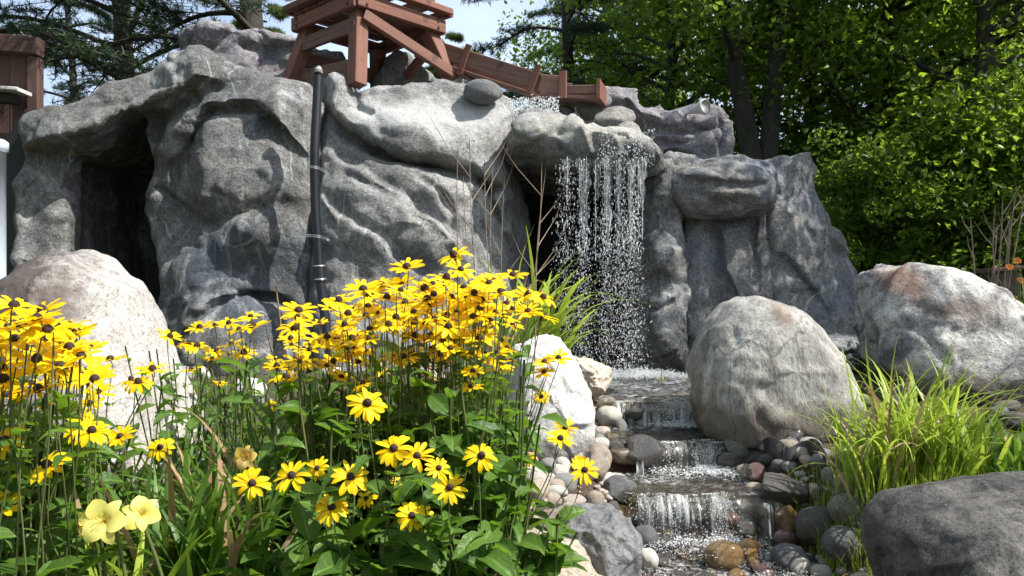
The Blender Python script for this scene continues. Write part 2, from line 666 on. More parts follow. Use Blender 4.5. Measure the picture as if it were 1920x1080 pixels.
class Rock:
    """a rock sculpted as a solid: outline in the wall's plane, relief in depth, back face, cut-outs"""
    def __init__(s, dn, poly, back, h=0.022, pad=0.12, front0=None):
        s.dn = dn
        s.h = h
        P = [s.w(*p) for p in poly]
        xs = [p[0] for p in P]; zs = [p[1] for p in P]
        s.x = np.arange(min(xs) - pad, max(xs) + pad, h)
        s.z = np.arange(min(zs) - pad, max(zs) + pad, h)
        s.X, s.Z = np.meshgrid(s.x, s.z, indexing='ij')
        s.U = 960 + s.X / dn * FPX
        s.Vv = HOR - (s.Z - EYE) / dn * FPX
        s.jit()
        s.P = P
        s.front = np.full(s.X.shape, dn if front0 is None else front0, dtype=np.float64)
        s.back = back
        s.cuts = []

    def jit(s):
        Q = np.stack([s.X.ravel(), s.Z.ravel() * 0, s.Z.ravel()], 1)
        s.jx = (0.03 * vnoise(Q, 0.22, 1) + 0.012 * vnoise(Q, 0.09, 2)).reshape(s.X.shape)
        s.jz = (0.03 * vnoise(Q, 0.22, 3) + 0.012 * vnoise(Q, 0.09, 4)).reshape(s.X.shape)

    def w(s, px, py):
        return ((px - 960) / FPX * s.dn, EYE - (py - HOR) / FPX * s.dn)

    def plane(s, u0, d0, u1, d1):
        s.front += np.interp(s.U, [u0, u1], [d0, d1])

    def lean(s, v0, d0, v1, d1):
        s.front += np.interp(s.Vv, [v0, v1], [d0, d1])

    def prof(s, us, ds):
        s.front += np.interp(s.U, us, ds)

    def bulge(s, u, v, ru, rv, a, ang=0.0, p=1.0):
        c, sn = math.cos(ang), math.sin(ang)
        du = s.U - u + s.jx * 120; dv = s.Vv - v + s.jz * 120
        q = ((du * c + dv * sn) / ru) ** 2 + ((-du * sn + dv * c) / rv) ** 2
        s.front -= a * np.exp(-q ** p)

    def dome(s, u, v, ru, rv, a, ang=0.0):
        c, sn = math.cos(ang), math.sin(ang)
        du = s.U - u + s.jx * 120; dv = s.Vv - v + s.jz * 120
        q = ((du * c + dv * sn) / ru) ** 2 + ((-du * sn + dv * c) / rv) ** 2
        s.front -= a * np.sqrt(np.clip(1 - q, 0, 1))

    def groove(s, pts, depth, wpx):
        P = [s.w(*p) for p in pts]
        d, _, t = line_dist(s.X + s.jx, s.Z + s.jz, P)
        ww = wpx / FPX * s.dn
        fade = np.clip(np.minimum(t, 1 - t) * 8 + 0.35, 0, 1)
        s.front += depth * np.exp(-(d / ww) ** 2) * fade

    def ledge(s, pts, amt, reach_px, sharp_px=6, under=0.0):
        """the left side of the travel direction steps out by amt, easing away over reach_px"""
        P = [s.w(*p) for p in pts]
        d, side, t = line_dist(s.X + s.jx, s.Z + s.jz, P)
        sd = d * side / s.dn * FPX
        fade = np.clip(np.minimum(t, 1 - t) * 6 + 0.05, 0, 1)
        k = sstep(-sharp_px, sharp_px, sd) * np.exp(-np.clip(sd, 0, None) / reach_px)
        s.front -= amt * k * fade
        if under:
            s.front += under * np.exp(-((sd + sharp_px * 1.5) / (sharp_px * 2.2)) ** 2) * fade

    def cut(s, poly, y0, y1, round_=0.05):
        s.cuts.append(([s.w(*p) for p in poly], y0, y1, round_))

    def build(s, name, mat, parent, k=0.14, amp=(0.05, 0.028, 0.012), seed=1, fac=1.0):
        sm = s.front.copy()
        for _ in range(12):
            sm[1:-1, 1:-1] = (sm[1:-1, 1:-1] * 2 + sm[:-2, 1:-1] + sm[2:, 1:-1] + sm[1:-1, :-2] + sm[1:-1, 2:]) / 6
        kk = s.dn / (sm + 0.05)
        Xq = s.X * kk + s.jx; Zq = EYE + (s.Z - EYE) * kk + s.jz
        s.P2 = poly_sdf(Xq, Zq, s.P) - 0.025
        s.cuts = [(poly_sdf(Xq, Zq, p_), a_, b_, r_) for p_, a_, b_, r_ in s.cuts]
        y0 = float(s.front[s.P2 < 0.02].min()) - 0.15
        y = np.arange(y0, s.back + 0.1, s.h)
        Y = y[None, :, None].astype(np.float32)
        Fr = s.front[:, None, :].astype(np.float32)
        Pd = s.P2[:, None, :].astype(np.float32)
        f = smax(Pd + 0 * Y, Fr - Y, k)
        f = smax(f, Y - s.back, 0.08)
        for pd, a, b, r in s.cuts:
            g = np.maximum(np.maximum(pd[:, None, :].astype(np.float32), a - Y), Y - b)
            f = smax(f, -g, r)
        V, Fq = surface_nets(f.astype(np.float32), (s.x[0], y[0], s.z[0]), s.h)
        N = vertex_normals(V, Fq)
        disp = amp[0] * vnoise(V, 0.42, seed) + amp[1] * vnoise(V, 0.17, seed + 1) + amp[2] * vnoise(V, 0.075, seed + 2)
        rid = 1 - np.abs(vnoise(V * np.array([1, 1, 1.6]), 0.3, seed + 4))
        disp = disp + amp[1] * 0.8 * (rid - 0.6)
        disp = disp * 0.75 + fac * (0.045 * facets(V, 0.50, seed + 6) + 0.022 * facets(V, 0.21, seed + 8, 0.16))
        V = V + N * disp[:, None]
        return ob(name, mesh_np(name, V, Fq, mat), parent)


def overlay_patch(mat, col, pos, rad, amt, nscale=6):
    """a stain or painted-in sunlight with a shape of its own, at a place on the stone"""
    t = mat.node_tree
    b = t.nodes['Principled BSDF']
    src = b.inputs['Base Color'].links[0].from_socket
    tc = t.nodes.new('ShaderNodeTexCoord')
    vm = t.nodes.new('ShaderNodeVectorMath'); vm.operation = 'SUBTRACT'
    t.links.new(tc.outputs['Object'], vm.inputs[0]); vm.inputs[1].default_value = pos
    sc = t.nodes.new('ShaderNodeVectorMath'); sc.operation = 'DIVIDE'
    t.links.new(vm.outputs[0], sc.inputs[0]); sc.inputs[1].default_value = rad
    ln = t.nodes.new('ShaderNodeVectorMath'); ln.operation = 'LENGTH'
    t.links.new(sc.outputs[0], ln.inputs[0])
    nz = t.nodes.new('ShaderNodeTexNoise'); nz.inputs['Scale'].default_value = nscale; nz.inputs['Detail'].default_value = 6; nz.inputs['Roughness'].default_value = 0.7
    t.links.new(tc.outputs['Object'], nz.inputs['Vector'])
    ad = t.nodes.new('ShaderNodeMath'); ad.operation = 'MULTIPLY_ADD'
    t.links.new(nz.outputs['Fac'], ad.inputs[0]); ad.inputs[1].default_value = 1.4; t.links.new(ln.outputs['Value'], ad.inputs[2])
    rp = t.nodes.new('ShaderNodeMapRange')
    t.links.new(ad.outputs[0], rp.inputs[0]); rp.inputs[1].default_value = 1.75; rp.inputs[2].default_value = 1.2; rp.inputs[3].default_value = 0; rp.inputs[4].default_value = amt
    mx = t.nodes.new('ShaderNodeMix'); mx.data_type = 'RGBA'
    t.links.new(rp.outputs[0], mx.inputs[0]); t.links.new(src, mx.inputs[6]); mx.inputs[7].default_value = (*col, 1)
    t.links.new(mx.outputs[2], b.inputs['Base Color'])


rockfall = tag(empty('rock_waterfall', (0, 7, 0.2)), 'large grey artificial rock wall with a cave mouth and a waterfall alcove', 'rock formation')
ROCK_INV = Matrix.Translation((0, -7, -0.2))


def fix(o, inv=ROCK_INV):
    o.matrix_parent_inverse = inv
    return o


# --- cave arch and big block left of the pipe
r = Rock(6.55, [(42, 222), (100, 200), (170, 180), (230, 152), (290, 126), (322, 102), (350, 86), (385, 92), (425, 112), (470, 132),
                (525, 150), (575, 166), (600, 195), (598, 300), (590, 420), (592, 520), (606, 620), (610, 800), (16, 800), (26, 600), (26, 480), (30, 345), (46, 290), (38, 245)], 8.7)
r.prof([20, 120, 270, 330, 390, 520, 580, 600], [0.0, 0.0, 0.16, 0.08, -0.06, -0.08, 0.02, 0.14])
r.lean(150, 0.12, 700, -0.26)
r.ledge([(420, 150), (330, 180), (268, 205), (200, 240), (150, 262), (95, 268), (30, 280)][::-1], 0.28, 70, 9, 0.04)       # roll over the cave
r.ledge([(318, 345), (320, 310), (335, 270), (360, 235), (400, 205), (440, 190), (480, 195), (510, 220), (545, 265), (592, 305)], 0.11, 70, 5, 0.05)
r.groove([(318, 360), (318, 310), (335, 268), (362, 232), (400, 205)], 0.07, 5)
r.dome(440, 650, 95, 105, 0.20, 0.15)
r.groove([(352, 700), (372, 640), (410, 590), (460, 553), (520, 556), (570, 580)], 0.13, 8)
r.bulge(500, 440, 60, 38, 0.10); r.bulge(450, 340, 60, 60, 0.09); r.bulge(540, 330, 45, 55, 0.07)
r.bulge(385, 330, 28, 60, 0.07, 0.2); r.bulge(340, 440, 55, 60, -0.06); r.bulge(470, 400, 60, 14, -0.07, -0.3)
r.bulge(330, 520, 60, 120, 0.05); r.bulge(520, 520, 40, 50, -0.05); r.bulge(350, 120, 70, 40, 0.08)
r.groove([(272, 350), (300, 360), (340, 400), (420, 430)], 0.06, 9)
r.groove([(150, 200), (230, 190), (280, 160), (420, 165)], 0.03, 6)
r.bulge(80, 420, 60, 200, -0.10)
r.cut([(84, 268), (146, 242), (264, 182), (300, 300), (305, 800), (84, 800)], 6.92, 8.3, 0.05)
r.cut([(134, 286), (190, 242), (248, 210), (264, 212), (270, 262), (287, 330), (274, 396), (282, 440), (291, 500), (296, 560), (300, 800), (96, 800), (106, 480), (118, 400), (122, 350)], 0, 8.3, 0.09)
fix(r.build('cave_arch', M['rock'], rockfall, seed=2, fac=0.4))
# the cave's wooden half gate inside
# --- rock face right of the pipe
r = Rock(6.55, [(590, 200), (604, 158), (622, 138), (645, 142), (660, 166), (700, 158), (760, 162), (830, 156), (885, 160), (945, 186), (972, 214), (968, 262), (962, 300), (966, 340),
                (980, 400), (986, 450), (988, 520), (1002, 600), (1006, 800), (590, 800), (580, 500), (580, 300)], 8.7)
r.prof([580, 600, 640, 760, 880, 940, 985], [0.22, 0.06, 0.0, -0.06, 0.0, 0.12, 0.42])
r.lean(160, 0.26, 330, 0.0)
r.lean(300, 0.02, 700, -0.34)
r.ledge([(600, 268), (650, 300), (720, 345), (790, 395), (850, 440), (900, 500)][::-1], 0.07, 60, 4, 0.03)
r.ledge([(600, 360), (660, 410), (740, 470), (800, 530)][::-1], 0.06, 60, 4, 0.03)
r.ledge([(606, 170), (614, 205), (650, 240), (700, 270), (760, 293), (830, 308), (890, 320), (928, 338), (962, 330)], 0.10, 90, 5, 0.16)
r.bulge(625, 165, 26, 40, 0.08); r.groove([(652, 150), (662, 190), (690, 215)], 0.08, 8)
r.bulge(760, 235, 110, 30, 0.09, 0.15); r.bulge(930, 240, 40, 55, 0.12)
r.ledge([(900, 322), (918, 352), (930, 402), (946, 452), (962, 490), (965, 560)][::-1], -0.0, 60, 6)
r.groove([(905, 330), (922, 365), (934, 410), (948, 452), (962, 480)], 0.14, 7)
r.groove([(868, 330), (885, 360), (900, 410), (920, 460)], 0.05, 5)
r.bulge(700, 400, 120, 90, 0.09, 0.4); r.bulge(840, 420, 60, 90, 0.07, 0.5); r.bulge(640, 480, 40, 120, 0.05)
r.groove([(640, 320), (700, 350), (760, 380), (830, 440)], 0.05, 10); r.bulge(820, 350, 50, 18, 0.08, 0.4)
r.groove([(780, 330), (830, 370), (850, 420)], 0.045, 7); r.bulge(760, 500, 60, 40, -0.06)
r.bulge(985, 420, 30, 120, -0.25)
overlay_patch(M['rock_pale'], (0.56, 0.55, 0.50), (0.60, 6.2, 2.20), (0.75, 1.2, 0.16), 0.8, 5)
overlay_patch(M['rock_pale'], (0.66, 0.665, 0.66), (-0.75, 6.3, 2.38), (1.0, 1.2, 0.24), 0.75, 5)  # sunlit white of the brow top painted into the rock colour
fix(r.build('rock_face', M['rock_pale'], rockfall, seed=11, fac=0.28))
# --- long boulder the water falls over
r = Rock(6.4, [(948, 246), (965, 222), (990, 210), (1040, 216), (1120, 228), (1190, 236), (1228, 262), (1254, 300), (1250, 330), (1215, 326), (1160, 310), (1100, 304), (1045, 304), (1000, 298), (960, 292)], 8.7, h=0.02)
r.dome(1095, 262, 170, 62, 0.32, 0.12)
r.bulge(1010, 262, 40, 40, 0.05); r.bulge(1130, 250, 50, 22, 0.06); r.bulge(1200, 285, 30, 30, 0.08)
r.front += 0.2
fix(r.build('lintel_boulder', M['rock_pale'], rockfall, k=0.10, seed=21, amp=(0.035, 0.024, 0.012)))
# --- pillar right of the water
r = Rock(6.65, [(1180, 318), (1215, 300), (1262, 292), (1272, 380), (1284, 470), (1292, 560), (1300, 640), (1320, 800), (1196, 800), (1210, 600), (1200, 500), (1196, 420), (1190, 360)], 8.7)
r.prof([1180, 1230, 1262, 1300], [0.20, 0.0, 0.02, 0.12]); r.lean(330, 0.05, 660, -0.2)
r.bulge(1245, 340, 30, 40, 0.10); r.bulge(1240, 500, 30, 90, 0.05); r.groove([(1205, 575), (1235, 585), (1262, 560)], 0.06, 6)
r.bulge(1260, 640, 70, 40, 0.2); r.groove([(1215, 420), (1240, 400), (1262, 410)], 0.04, 8)
fix(r.build('pillar', M['rock'], rockfall, seed=31))
# --- overhanging block and the wall beneath it
r = Rock(6.6, [(1246, 300), (1300, 294), (1380, 298), (1440, 306), (1452, 342), (1444, 384), (1402, 402), (1330, 406), (1280, 398), (1256, 362)], 8.2, h=0.02)
r.dome(1350, 350, 112, 60, 0.22)
r.front += 0.12
r.groove([(1275, 345), (1330, 340), (1390, 352), (1440, 345)], 0.035, 7); r.bulge(1310, 330, 40, 20, 0.04); r.groove([(1300, 360), (1350, 385), (1400, 380)], 0.03, 8)
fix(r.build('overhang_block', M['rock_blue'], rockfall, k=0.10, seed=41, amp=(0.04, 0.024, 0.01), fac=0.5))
r = Rock(6.85, [(1255, 376), (1300, 372), (1450, 372), (1450, 460), (1460, 800), (1260, 800), (1262, 500)], 8.5)
r.lean(400, 0.06, 640, -0.12)
r.groove([(1274, 400), (1280, 480), (1276, 560), (1282, 640)], 0.10, 4)
r.ledge([(1336, 410), (1344, 450), (1352, 500), (1366, 560), (1372, 640)], 0.12, 60, 5)
r.groove([(1416, 400), (1412, 460), (1414, 560)], 0.06, 5); r.bulge(1310, 500, 28, 110, 0.07); r.bulge(1400, 560, 30, 60, 0.07)
fix(r.build('undercut_wall', M['rock_blue'], rockfall, seed=51, amp=(0.03, 0.02, 0.01), fac=0.5))
# --- tall right end
r = Rock(7.05, [(1436, 312), (1470, 302), (1498, 294), (1520, 286), (1534, 310), (1534, 352), (1552, 402), (1574, 444), (1580, 474), (1596, 506), (1612, 536), (1622, 600), (1632, 800), (1410, 800), (1414, 480), (1432, 390)], 8.6)
r.prof([1410, 1440, 1530, 1610], [-0.06, -0.16, 0.04, 0.34]); r.lean(300, 0.16, 680, -0.20)
r.groove([(1440, 312), (1446, 345), (1462, 365)], 0.07, 5)
r.ledge([(1424, 470), (1450, 482), (1490, 512), (1530, 552), (1548, 580), (1566, 570), (1590, 530)], 0.07, 80, 6)
r.groove([(1422, 395), (1416, 440), (1414, 520), (1410, 640)], 0.10, 5); r.bulge(1540, 470, 24, 40, 0.06); r.bulge(1480, 420, 40, 60, 0.06); r.bulge(1505, 320, 24, 30, 0.06)
r.groove([(1490, 380), (1520, 440), (1540, 500)], 0.03, 8); r.groove([(1560, 470), (1548, 500), (1520, 520)], 0.05, 6)
fix(r.build('end_wall', M['rock_blue'], rockfall, seed=61, amp=(0.035, 0.018, 0.008), fac=0.5, k=0.09))
# --- the dark back of the alcove and its ledge
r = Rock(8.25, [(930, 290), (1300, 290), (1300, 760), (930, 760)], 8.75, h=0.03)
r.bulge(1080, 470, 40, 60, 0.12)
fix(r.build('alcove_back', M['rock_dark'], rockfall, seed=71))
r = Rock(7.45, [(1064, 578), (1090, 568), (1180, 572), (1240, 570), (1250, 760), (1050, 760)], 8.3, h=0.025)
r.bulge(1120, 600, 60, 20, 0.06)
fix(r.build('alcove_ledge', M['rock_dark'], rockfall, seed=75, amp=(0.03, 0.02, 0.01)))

# --- rocks standing behind and on top of the wall
def behind(name, label, dn, poly, back, mat, seed, feats=(), amp=(0.04, 0.02, 0.006), h=0.025, k=0.1, cat='rock'):
    r = Rock(dn, poly, back, h=h)
    for f in feats:
        getattr(r, f[0])(*f[1:])
    o = r.build(name, mat, None, k=k, seed=seed, amp=amp)
    return tag(o, label, cat)


behind('outcrop_rock', 'smooth lavender grey rock slab behind the wall, left of the wooden tower', 7.9,
       [(334, 70), (350, 58), (374, 60), (376, 44), (420, 50), (468, 56), (480, 50), (494, 54), (520, 66), (580, 86), (640, 96), (640, 250), (334, 250)], 8.5, M['rock_lav'], 81,
       [('bulge', 400, 60, 60, 20, 0.08), ('groove', [(455, 84), (490, 98), (520, 104)], 0.06, 6), ('groove', [(352, 78), (372, 66), (400, 84)], 0.06, 5)])
behind('outcrop_rock', 'stepped lavender rock with flat ledges rising behind the right wall, a lamp on it', 7.7,
       [(1095, 210), (1118, 168), (1196, 170), (1200, 192), (1214, 196), (1236, 190), (1246, 202), (1300, 204), (1352, 206), (1370, 228), (1374, 330), (1300, 345), (1100, 345)], 8.3, M['rock_lav'], 85,
       [('ledge', [(1120, 190), (1170, 188), (1196, 215), (1240, 222)], 0.08, 40, 5), ('groove', [(1210, 225), (1245, 240), (1300, 248), (1350, 240)], 0.07, 5), ('groove', [(1220, 260), (1260, 268), (1310, 262)], 0.06, 5),
        ('groove', [(1340, 215), (1352, 250), (1348, 280)], 0.06, 5), ('bulge', 1290, 230, 40, 18, 0.08), ('groove', [(1150, 205), (1195, 235), (1210, 260)], 0.07, 6), ('bulge', 1320, 270, 30, 20, 0.05), ('cut', [(1248, 284), (1262, 280), (1298, 282), (1304, 298), (1248, 300)], 0, 9)])
behind('outcrop_rock', 'rough grey rock behind the wooden tower legs', 8.1,
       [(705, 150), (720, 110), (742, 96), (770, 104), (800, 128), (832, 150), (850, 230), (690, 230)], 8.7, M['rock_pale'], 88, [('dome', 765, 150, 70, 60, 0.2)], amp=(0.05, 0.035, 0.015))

# ------------------------------------------------------------------ boulders and stones
M['granite_pale'] = stone_mat('pale_granite', (0.60, 0.59, 0.57), (0.80, 0.79, 0.77), (0.34, 0.34, 0.34), speck_amt=0.5)
M['granite_pink'] = stone_mat('pinkish_granite', (0.33, 0.31, 0.29), (0.53, 0.505, 0.48), (0.12, 0.105, 0.10), speck_amt=0.6)
M['granite_grey'] = stone_mat('grey_granite', (0.13, 0.128, 0.12), (0.36, 0.35, 0.325), (0.05, 0.05, 0.05), speck_amt=0.55, streak=True, contrast=1.3)
M['granite_mix'] = stone_mat('blotched_granite', (0.075, 0.075, 0.08), (0.44, 0.43, 0.405), (0.035, 0.035, 0.04), speck_amt=0.6, contrast=1.8)
M['granite_dark'] = stone_mat('dark_granite', (0.014, 0.014, 0.015), (0.125, 0.116, 0.108), (0.008, 0.012, 0.012), speck_amt=0.7, contrast=1.8)
M['granite_slate'] = stone_mat('slate_grey_granite', (0.13, 0.135, 0.14), (0.24, 0.245, 0.25), (0.05, 0.05, 0.055), speck_amt=0.7)
M['granite_tan'] = stone_mat('tan_granite', (0.38, 0.31, 0.24), (0.60, 0.53, 0.44), (0.14, 0.11, 0.09), speck_amt=0.6)


def squeeze(poly, sx, sy, dx=0, dy=0):
    cx = sum(p[0] for p in poly) / len(poly); by = max(p[1] for p in poly)
    return [((x - cx) * sx + cx + dx, (y - by) * sy + by + dy) for x, y in poly]


def boulder(label, poly, d, depth, mat, seed, top_in=0.0, amp=0.035, lean=0.0, flat=0.62, name='boulder', sink=0.1, crisp=1.0, cuts=6):
    """a boulder swelling out of its outline: real thickness front and back"""
    P = [W(px, py, d) for px, py in poly]
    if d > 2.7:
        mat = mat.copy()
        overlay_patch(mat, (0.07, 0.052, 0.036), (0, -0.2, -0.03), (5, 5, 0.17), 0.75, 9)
    cx = sum(p.x for p in P) / len(P); cz = sum(p.z for p in P) / len(P)
    na, nl = 150, 76
    ang = np.linspace(0, 2 * math.pi, na, endpoint=False)
    # outline radius per direction
    pr = np.array([(p.x - cx, p.z - cz) for p in P])
    rad = np.zeros(na)
    for k, a in enumerate(ang):
        ux, uz = math.cos(a), math.sin(a)
        best = 0.02
        for i in range(len(pr)):
            ax_, az_ = pr[i - 1]; ex, ez = pr[i][0] - ax_, pr[i][1] - az_
            den = ux * ez - uz * ex
            if abs(den) < 1e-9: continue
            t = (ax_ * ez - az_ * ex) / den
            s = (ax_ * uz - az_ * ux) / den
            if t > 0 and -1e-6 <= s <= 1 + 1e-6: best = max(best, t)
        rad[k] = best
    ker = np.array([1, 2, 3, 2, 1]) / 9
    rad = np.convolve(np.concatenate([rad[-2:], rad, rad[:2]]), ker, 'valid')
    V = []; 
    ph = np.linspace(-math.pi / 2, math.pi / 2, nl)
    for p in ph:
        cr = math.copysign(abs(math.cos(p)) ** flat, 1)
        sy = math.copysign(abs(math.sin(p)) ** 0.8, math.sin(p))
        for k, a in enumerate(ang):
            x = cx + rad[k] * cr * math.cos(a)
            z = cz + rad[k] * cr * math.sin(a)
            y = d + depth * sy + lean * (z - cz)
            V.append((x, y, z))
    V = np.array(V)
    F = []
    for i in range(nl - 1):
        for k in range(na):
            k2 = (k + 1) % na
            F.append((i * na + k, i * na + k2, (i + 1) * na + k2, (i + 1) * na + k))
    F = np.array(F)
    N = vertex_normals(V, F)
    S = rad.mean()
    s = seed
    dsp = amp * (vnoise(V, S * 0.9, s) + 0.55 * crisp * vnoise(V, S * 0.4, s + 1) + 0.22 * crisp * vnoise(V, S * 0.16, s + 2))
    rs_ = np.random.RandomState(seed + 500)
    cc = V.mean(0); hs = (V.max(0) - V.min(0)) / 2
    for q in range(cuts):
        nr = rs_.randn(3); nr /= np.linalg.norm(nr)
        ov = ((V - cc) / hs) @ nr - rs_.uniform(0.72, 0.86)
        V = V - np.outer(np.clip(ov, 0, None) * 0.8, nr) * hs
    rid = 1 - np.abs(vnoise(V, S * 0.55, s + 7))
    dsp = dsp - amp * 0.9 * np.clip(rid - 0.86, 0, 1) / 0.14 * sstep(-0.1, 0.3, vnoise(V, S, s + 9))
    dsp = dsp + amp * 0.16 * vnoise(V, S * 0.08, s + 3) + amp * 0.5 * facets(V, S * 0.8, s + 4, 0.12) + amp * 0.22 * facets(V, S * 0.3, s + 5, 0.2)
    V = V + N * dsp[:, None]
    g = hz(cx, d)
    V[:, 2] = np.maximum(V[:, 2], g - sink)
    o = ob(name, mesh_np(name, V - np.array([cx, d, g]), F, mat), None, loc=(cx, d, g))
    return tag(o, label, 'boulder')


m = M['granite_pink'].copy()
overlay_patch(m, (0.055, 0.042, 0.036), (-0.27, -0.1, 0.76), (0.34, 0.9, 0.34), 0.95, 11)
overlay_patch(m, (0.085, 0.065, 0.055), (-0.01, -0.1, 0.64), (0.10, 0.8, 0.22), 0.8, 14)
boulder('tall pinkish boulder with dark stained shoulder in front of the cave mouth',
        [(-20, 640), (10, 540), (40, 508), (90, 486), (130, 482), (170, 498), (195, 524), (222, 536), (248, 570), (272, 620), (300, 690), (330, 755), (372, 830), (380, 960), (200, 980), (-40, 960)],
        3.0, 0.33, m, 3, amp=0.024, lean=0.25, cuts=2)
boulder('bleached white boulder left of the stream with flowers leaning over it',
        [(940, 700), (965, 655), (1000, 634), (1030, 632), (1055, 645), (1085, 690), (1105, 735), (1116, 780), (1110, 820), (1090, 860), (1040, 880), (960, 880), (940, 800)],
        3.95, 0.26, M['granite_pale'], 5, amp=0.016, lean=0.3, cuts=2)
m = M['granite_grey'].copy()
overlay_patch(m, (0.20, 0.11, 0.06), (-0.02, -0.3, 0.55), (0.05, 0.5, 0.09), 0.5, 14)
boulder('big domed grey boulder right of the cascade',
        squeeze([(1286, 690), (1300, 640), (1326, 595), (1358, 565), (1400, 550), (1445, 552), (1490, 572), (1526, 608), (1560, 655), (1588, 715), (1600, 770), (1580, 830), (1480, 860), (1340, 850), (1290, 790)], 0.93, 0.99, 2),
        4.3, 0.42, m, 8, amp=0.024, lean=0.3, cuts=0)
m = M['granite_mix'].copy()
overlay_patch(m, (0.22, 0.105, 0.06), (-0.33, -0.2, 0.62), (0.10, 0.6, 0.17), 0.6, 12)
overlay_patch(m, (0.25, 0.11, 0.065), (-0.58, -0.2, 0.70), (0.09, 0.6, 0.08), 0.6, 12)
overlay_patch(m, (0.14, 0.10, 0.075), (-0.1, -0.2, 0.45), (0.25, 0.6, 0.10), 0.7, 8)
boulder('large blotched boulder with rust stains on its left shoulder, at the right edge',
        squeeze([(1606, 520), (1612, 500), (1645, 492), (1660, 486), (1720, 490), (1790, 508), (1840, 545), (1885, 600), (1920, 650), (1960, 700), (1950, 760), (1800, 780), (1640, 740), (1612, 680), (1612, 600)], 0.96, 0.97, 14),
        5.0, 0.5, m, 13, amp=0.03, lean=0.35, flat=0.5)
boulder('huge dark boulder filling the bottom right corner',
        [(1672, 1050), (1690, 1000), (1725, 968), (1780, 948), (1850, 936), (1930, 926), (2060, 918), (2200, 955), (2240, 1100), (2000, 1260), (1760, 1230), (1682, 1130)],
        2.3, 0.42, M['granite_dark'], 17, amp=0.02, lean=0.3, flat=0.55)
boulder('slate grey boulder with a crack, bottom centre',
        [(1020, 1060), (1035, 1000), (1060, 975), (1100, 958), (1150, 956), (1180, 980), (1205, 1025), (1226, 1090), (1220, 1180), (1050, 1180)],
        2.65, 0.22, M['granite_slate'], 19, amp=0.018, lean=0.2, flat=0.5)
boulder('pale tan boulder at the bottom edge beside the flower leaves',
        [(870, 1085), (910, 1050), (960, 1030), (1010, 1021), (1060, 1034), (1100, 1058), (1140, 1100), (1120, 1200), (880, 1200)],
        2.35, 0.24, M['granite_tan'], 23, amp=0.02, lean=0.3, flat=0.5)
boulder('beige rock wedged behind the white boulder beside the pool',
        [(1060, 700), (1078, 668), (1110, 672), (1140, 690), (1150, 715), (1120, 740), (1070, 745)], 4.7, 0.16, M['granite_tan'], 29, amp=0.015)
boulder('low dark rock slab under the pebbles by the end of the wall',
        [(1525, 640), (1560, 628), (1610, 632), (1625, 665), (1600, 700), (1530, 690)], 5.9, 0.3, M['granite_slate'], 31, amp=0.02)

# river stones
M['st_cream'] = stone_mat('cream_pebble', (0.62, 0.58, 0.50), (0.78, 0.75, 0.69), (0.4, 0.37, 0.32), scale=2, speck_amt=0.3)
M['st_pink'] = stone_mat('pinkish_pebble', (0.46, 0.37, 0.33), (0.66, 0.58, 0.53), (0.2, 0.17, 0.15), scale=2, speck_amt=0.5)
M['st_grey'] = stone_mat('grey_pebble', (0.24, 0.24, 0.235), (0.44, 0.44, 0.42), (0.1, 0.1, 0.1), scale=2, speck_amt=0.6)
M['st_dark'] = stone_mat('dark_pebble', (0.07, 0.065, 0.06), (0.16, 0.15, 0.14), (0.03, 0.03, 0.03), scale=2, speck_amt=0.4)
M['st_wet'] = stone_mat('wet_dark_pebble', (0.025, 0.023, 0.022), (0.085, 0.075, 0.065), (0.015, 0.015, 0.015), scale=2, wet=True)
M['st_gold'] = stone_mat('wet_golden_brown_pebble', (0.09, 0.05, 0.018), (0.30, 0.17, 0.05), (0.04, 0.025, 0.01), scale=2, wet=True, speck_amt=0.4)
M['st_orange'] = stone_mat('wet_orange_pebble', (0.30, 0.14, 0.03), (0.52, 0.28, 0.08), (0.15, 0.07, 0.02), scale=2, wet=True, speck_amt=0.3)
M['st_red'] = stone_mat('wet_reddish_pebble', (0.10, 0.045, 0.035), (0.24, 0.13, 0.11), (0.04, 0.02, 0.02), scale=2, wet=True, speck_amt=0.4)


def ico(sub):
    import bmesh
    bm = bmesh.new()
    bmesh.ops.create_icosphere(bm, subdivisions=sub, radius=1)
    V = np.array([v.co for v in bm.verts]); F = np.array([[v.index for v in f.verts] for f in bm.faces])
    bm.free()
    return V, F


ICO3 = ico(4)
ICO2 = ico(3)
STONES = []
for k in range(7):
    V, F = ICO3 if k < 6 else ICO3
    V = V.copy()
    N = V.copy()
    a, b, c = (0.26, 0.10, 0.02) if k < 4 else (0.34, 0.2, 0.05)
    dsp = a * vnoise(V, 1.25, 40 + k) + b * vnoise(V, 0.6, 50 + k) + c * vnoise(V, 0.25, 60 + k)
    V = V + N * dsp[:, None]
    if k >= 4:      # split faces on the angular ones
        for q in range(5):
            nrm = NR.randn(3); nrm /= np.linalg.norm(nrm)
            over = V @ nrm - 0.72
            V = V - np.outer(np.clip(over, 0, None) * 0.85, nrm)
    V -= (V.max(0) + V.min(0)) / 2
    V /= (V.max(0) - V.min(0)) / 2
    STONES.append(mesh_np('river_stone', V, F, M['st_grey']))
placed = []


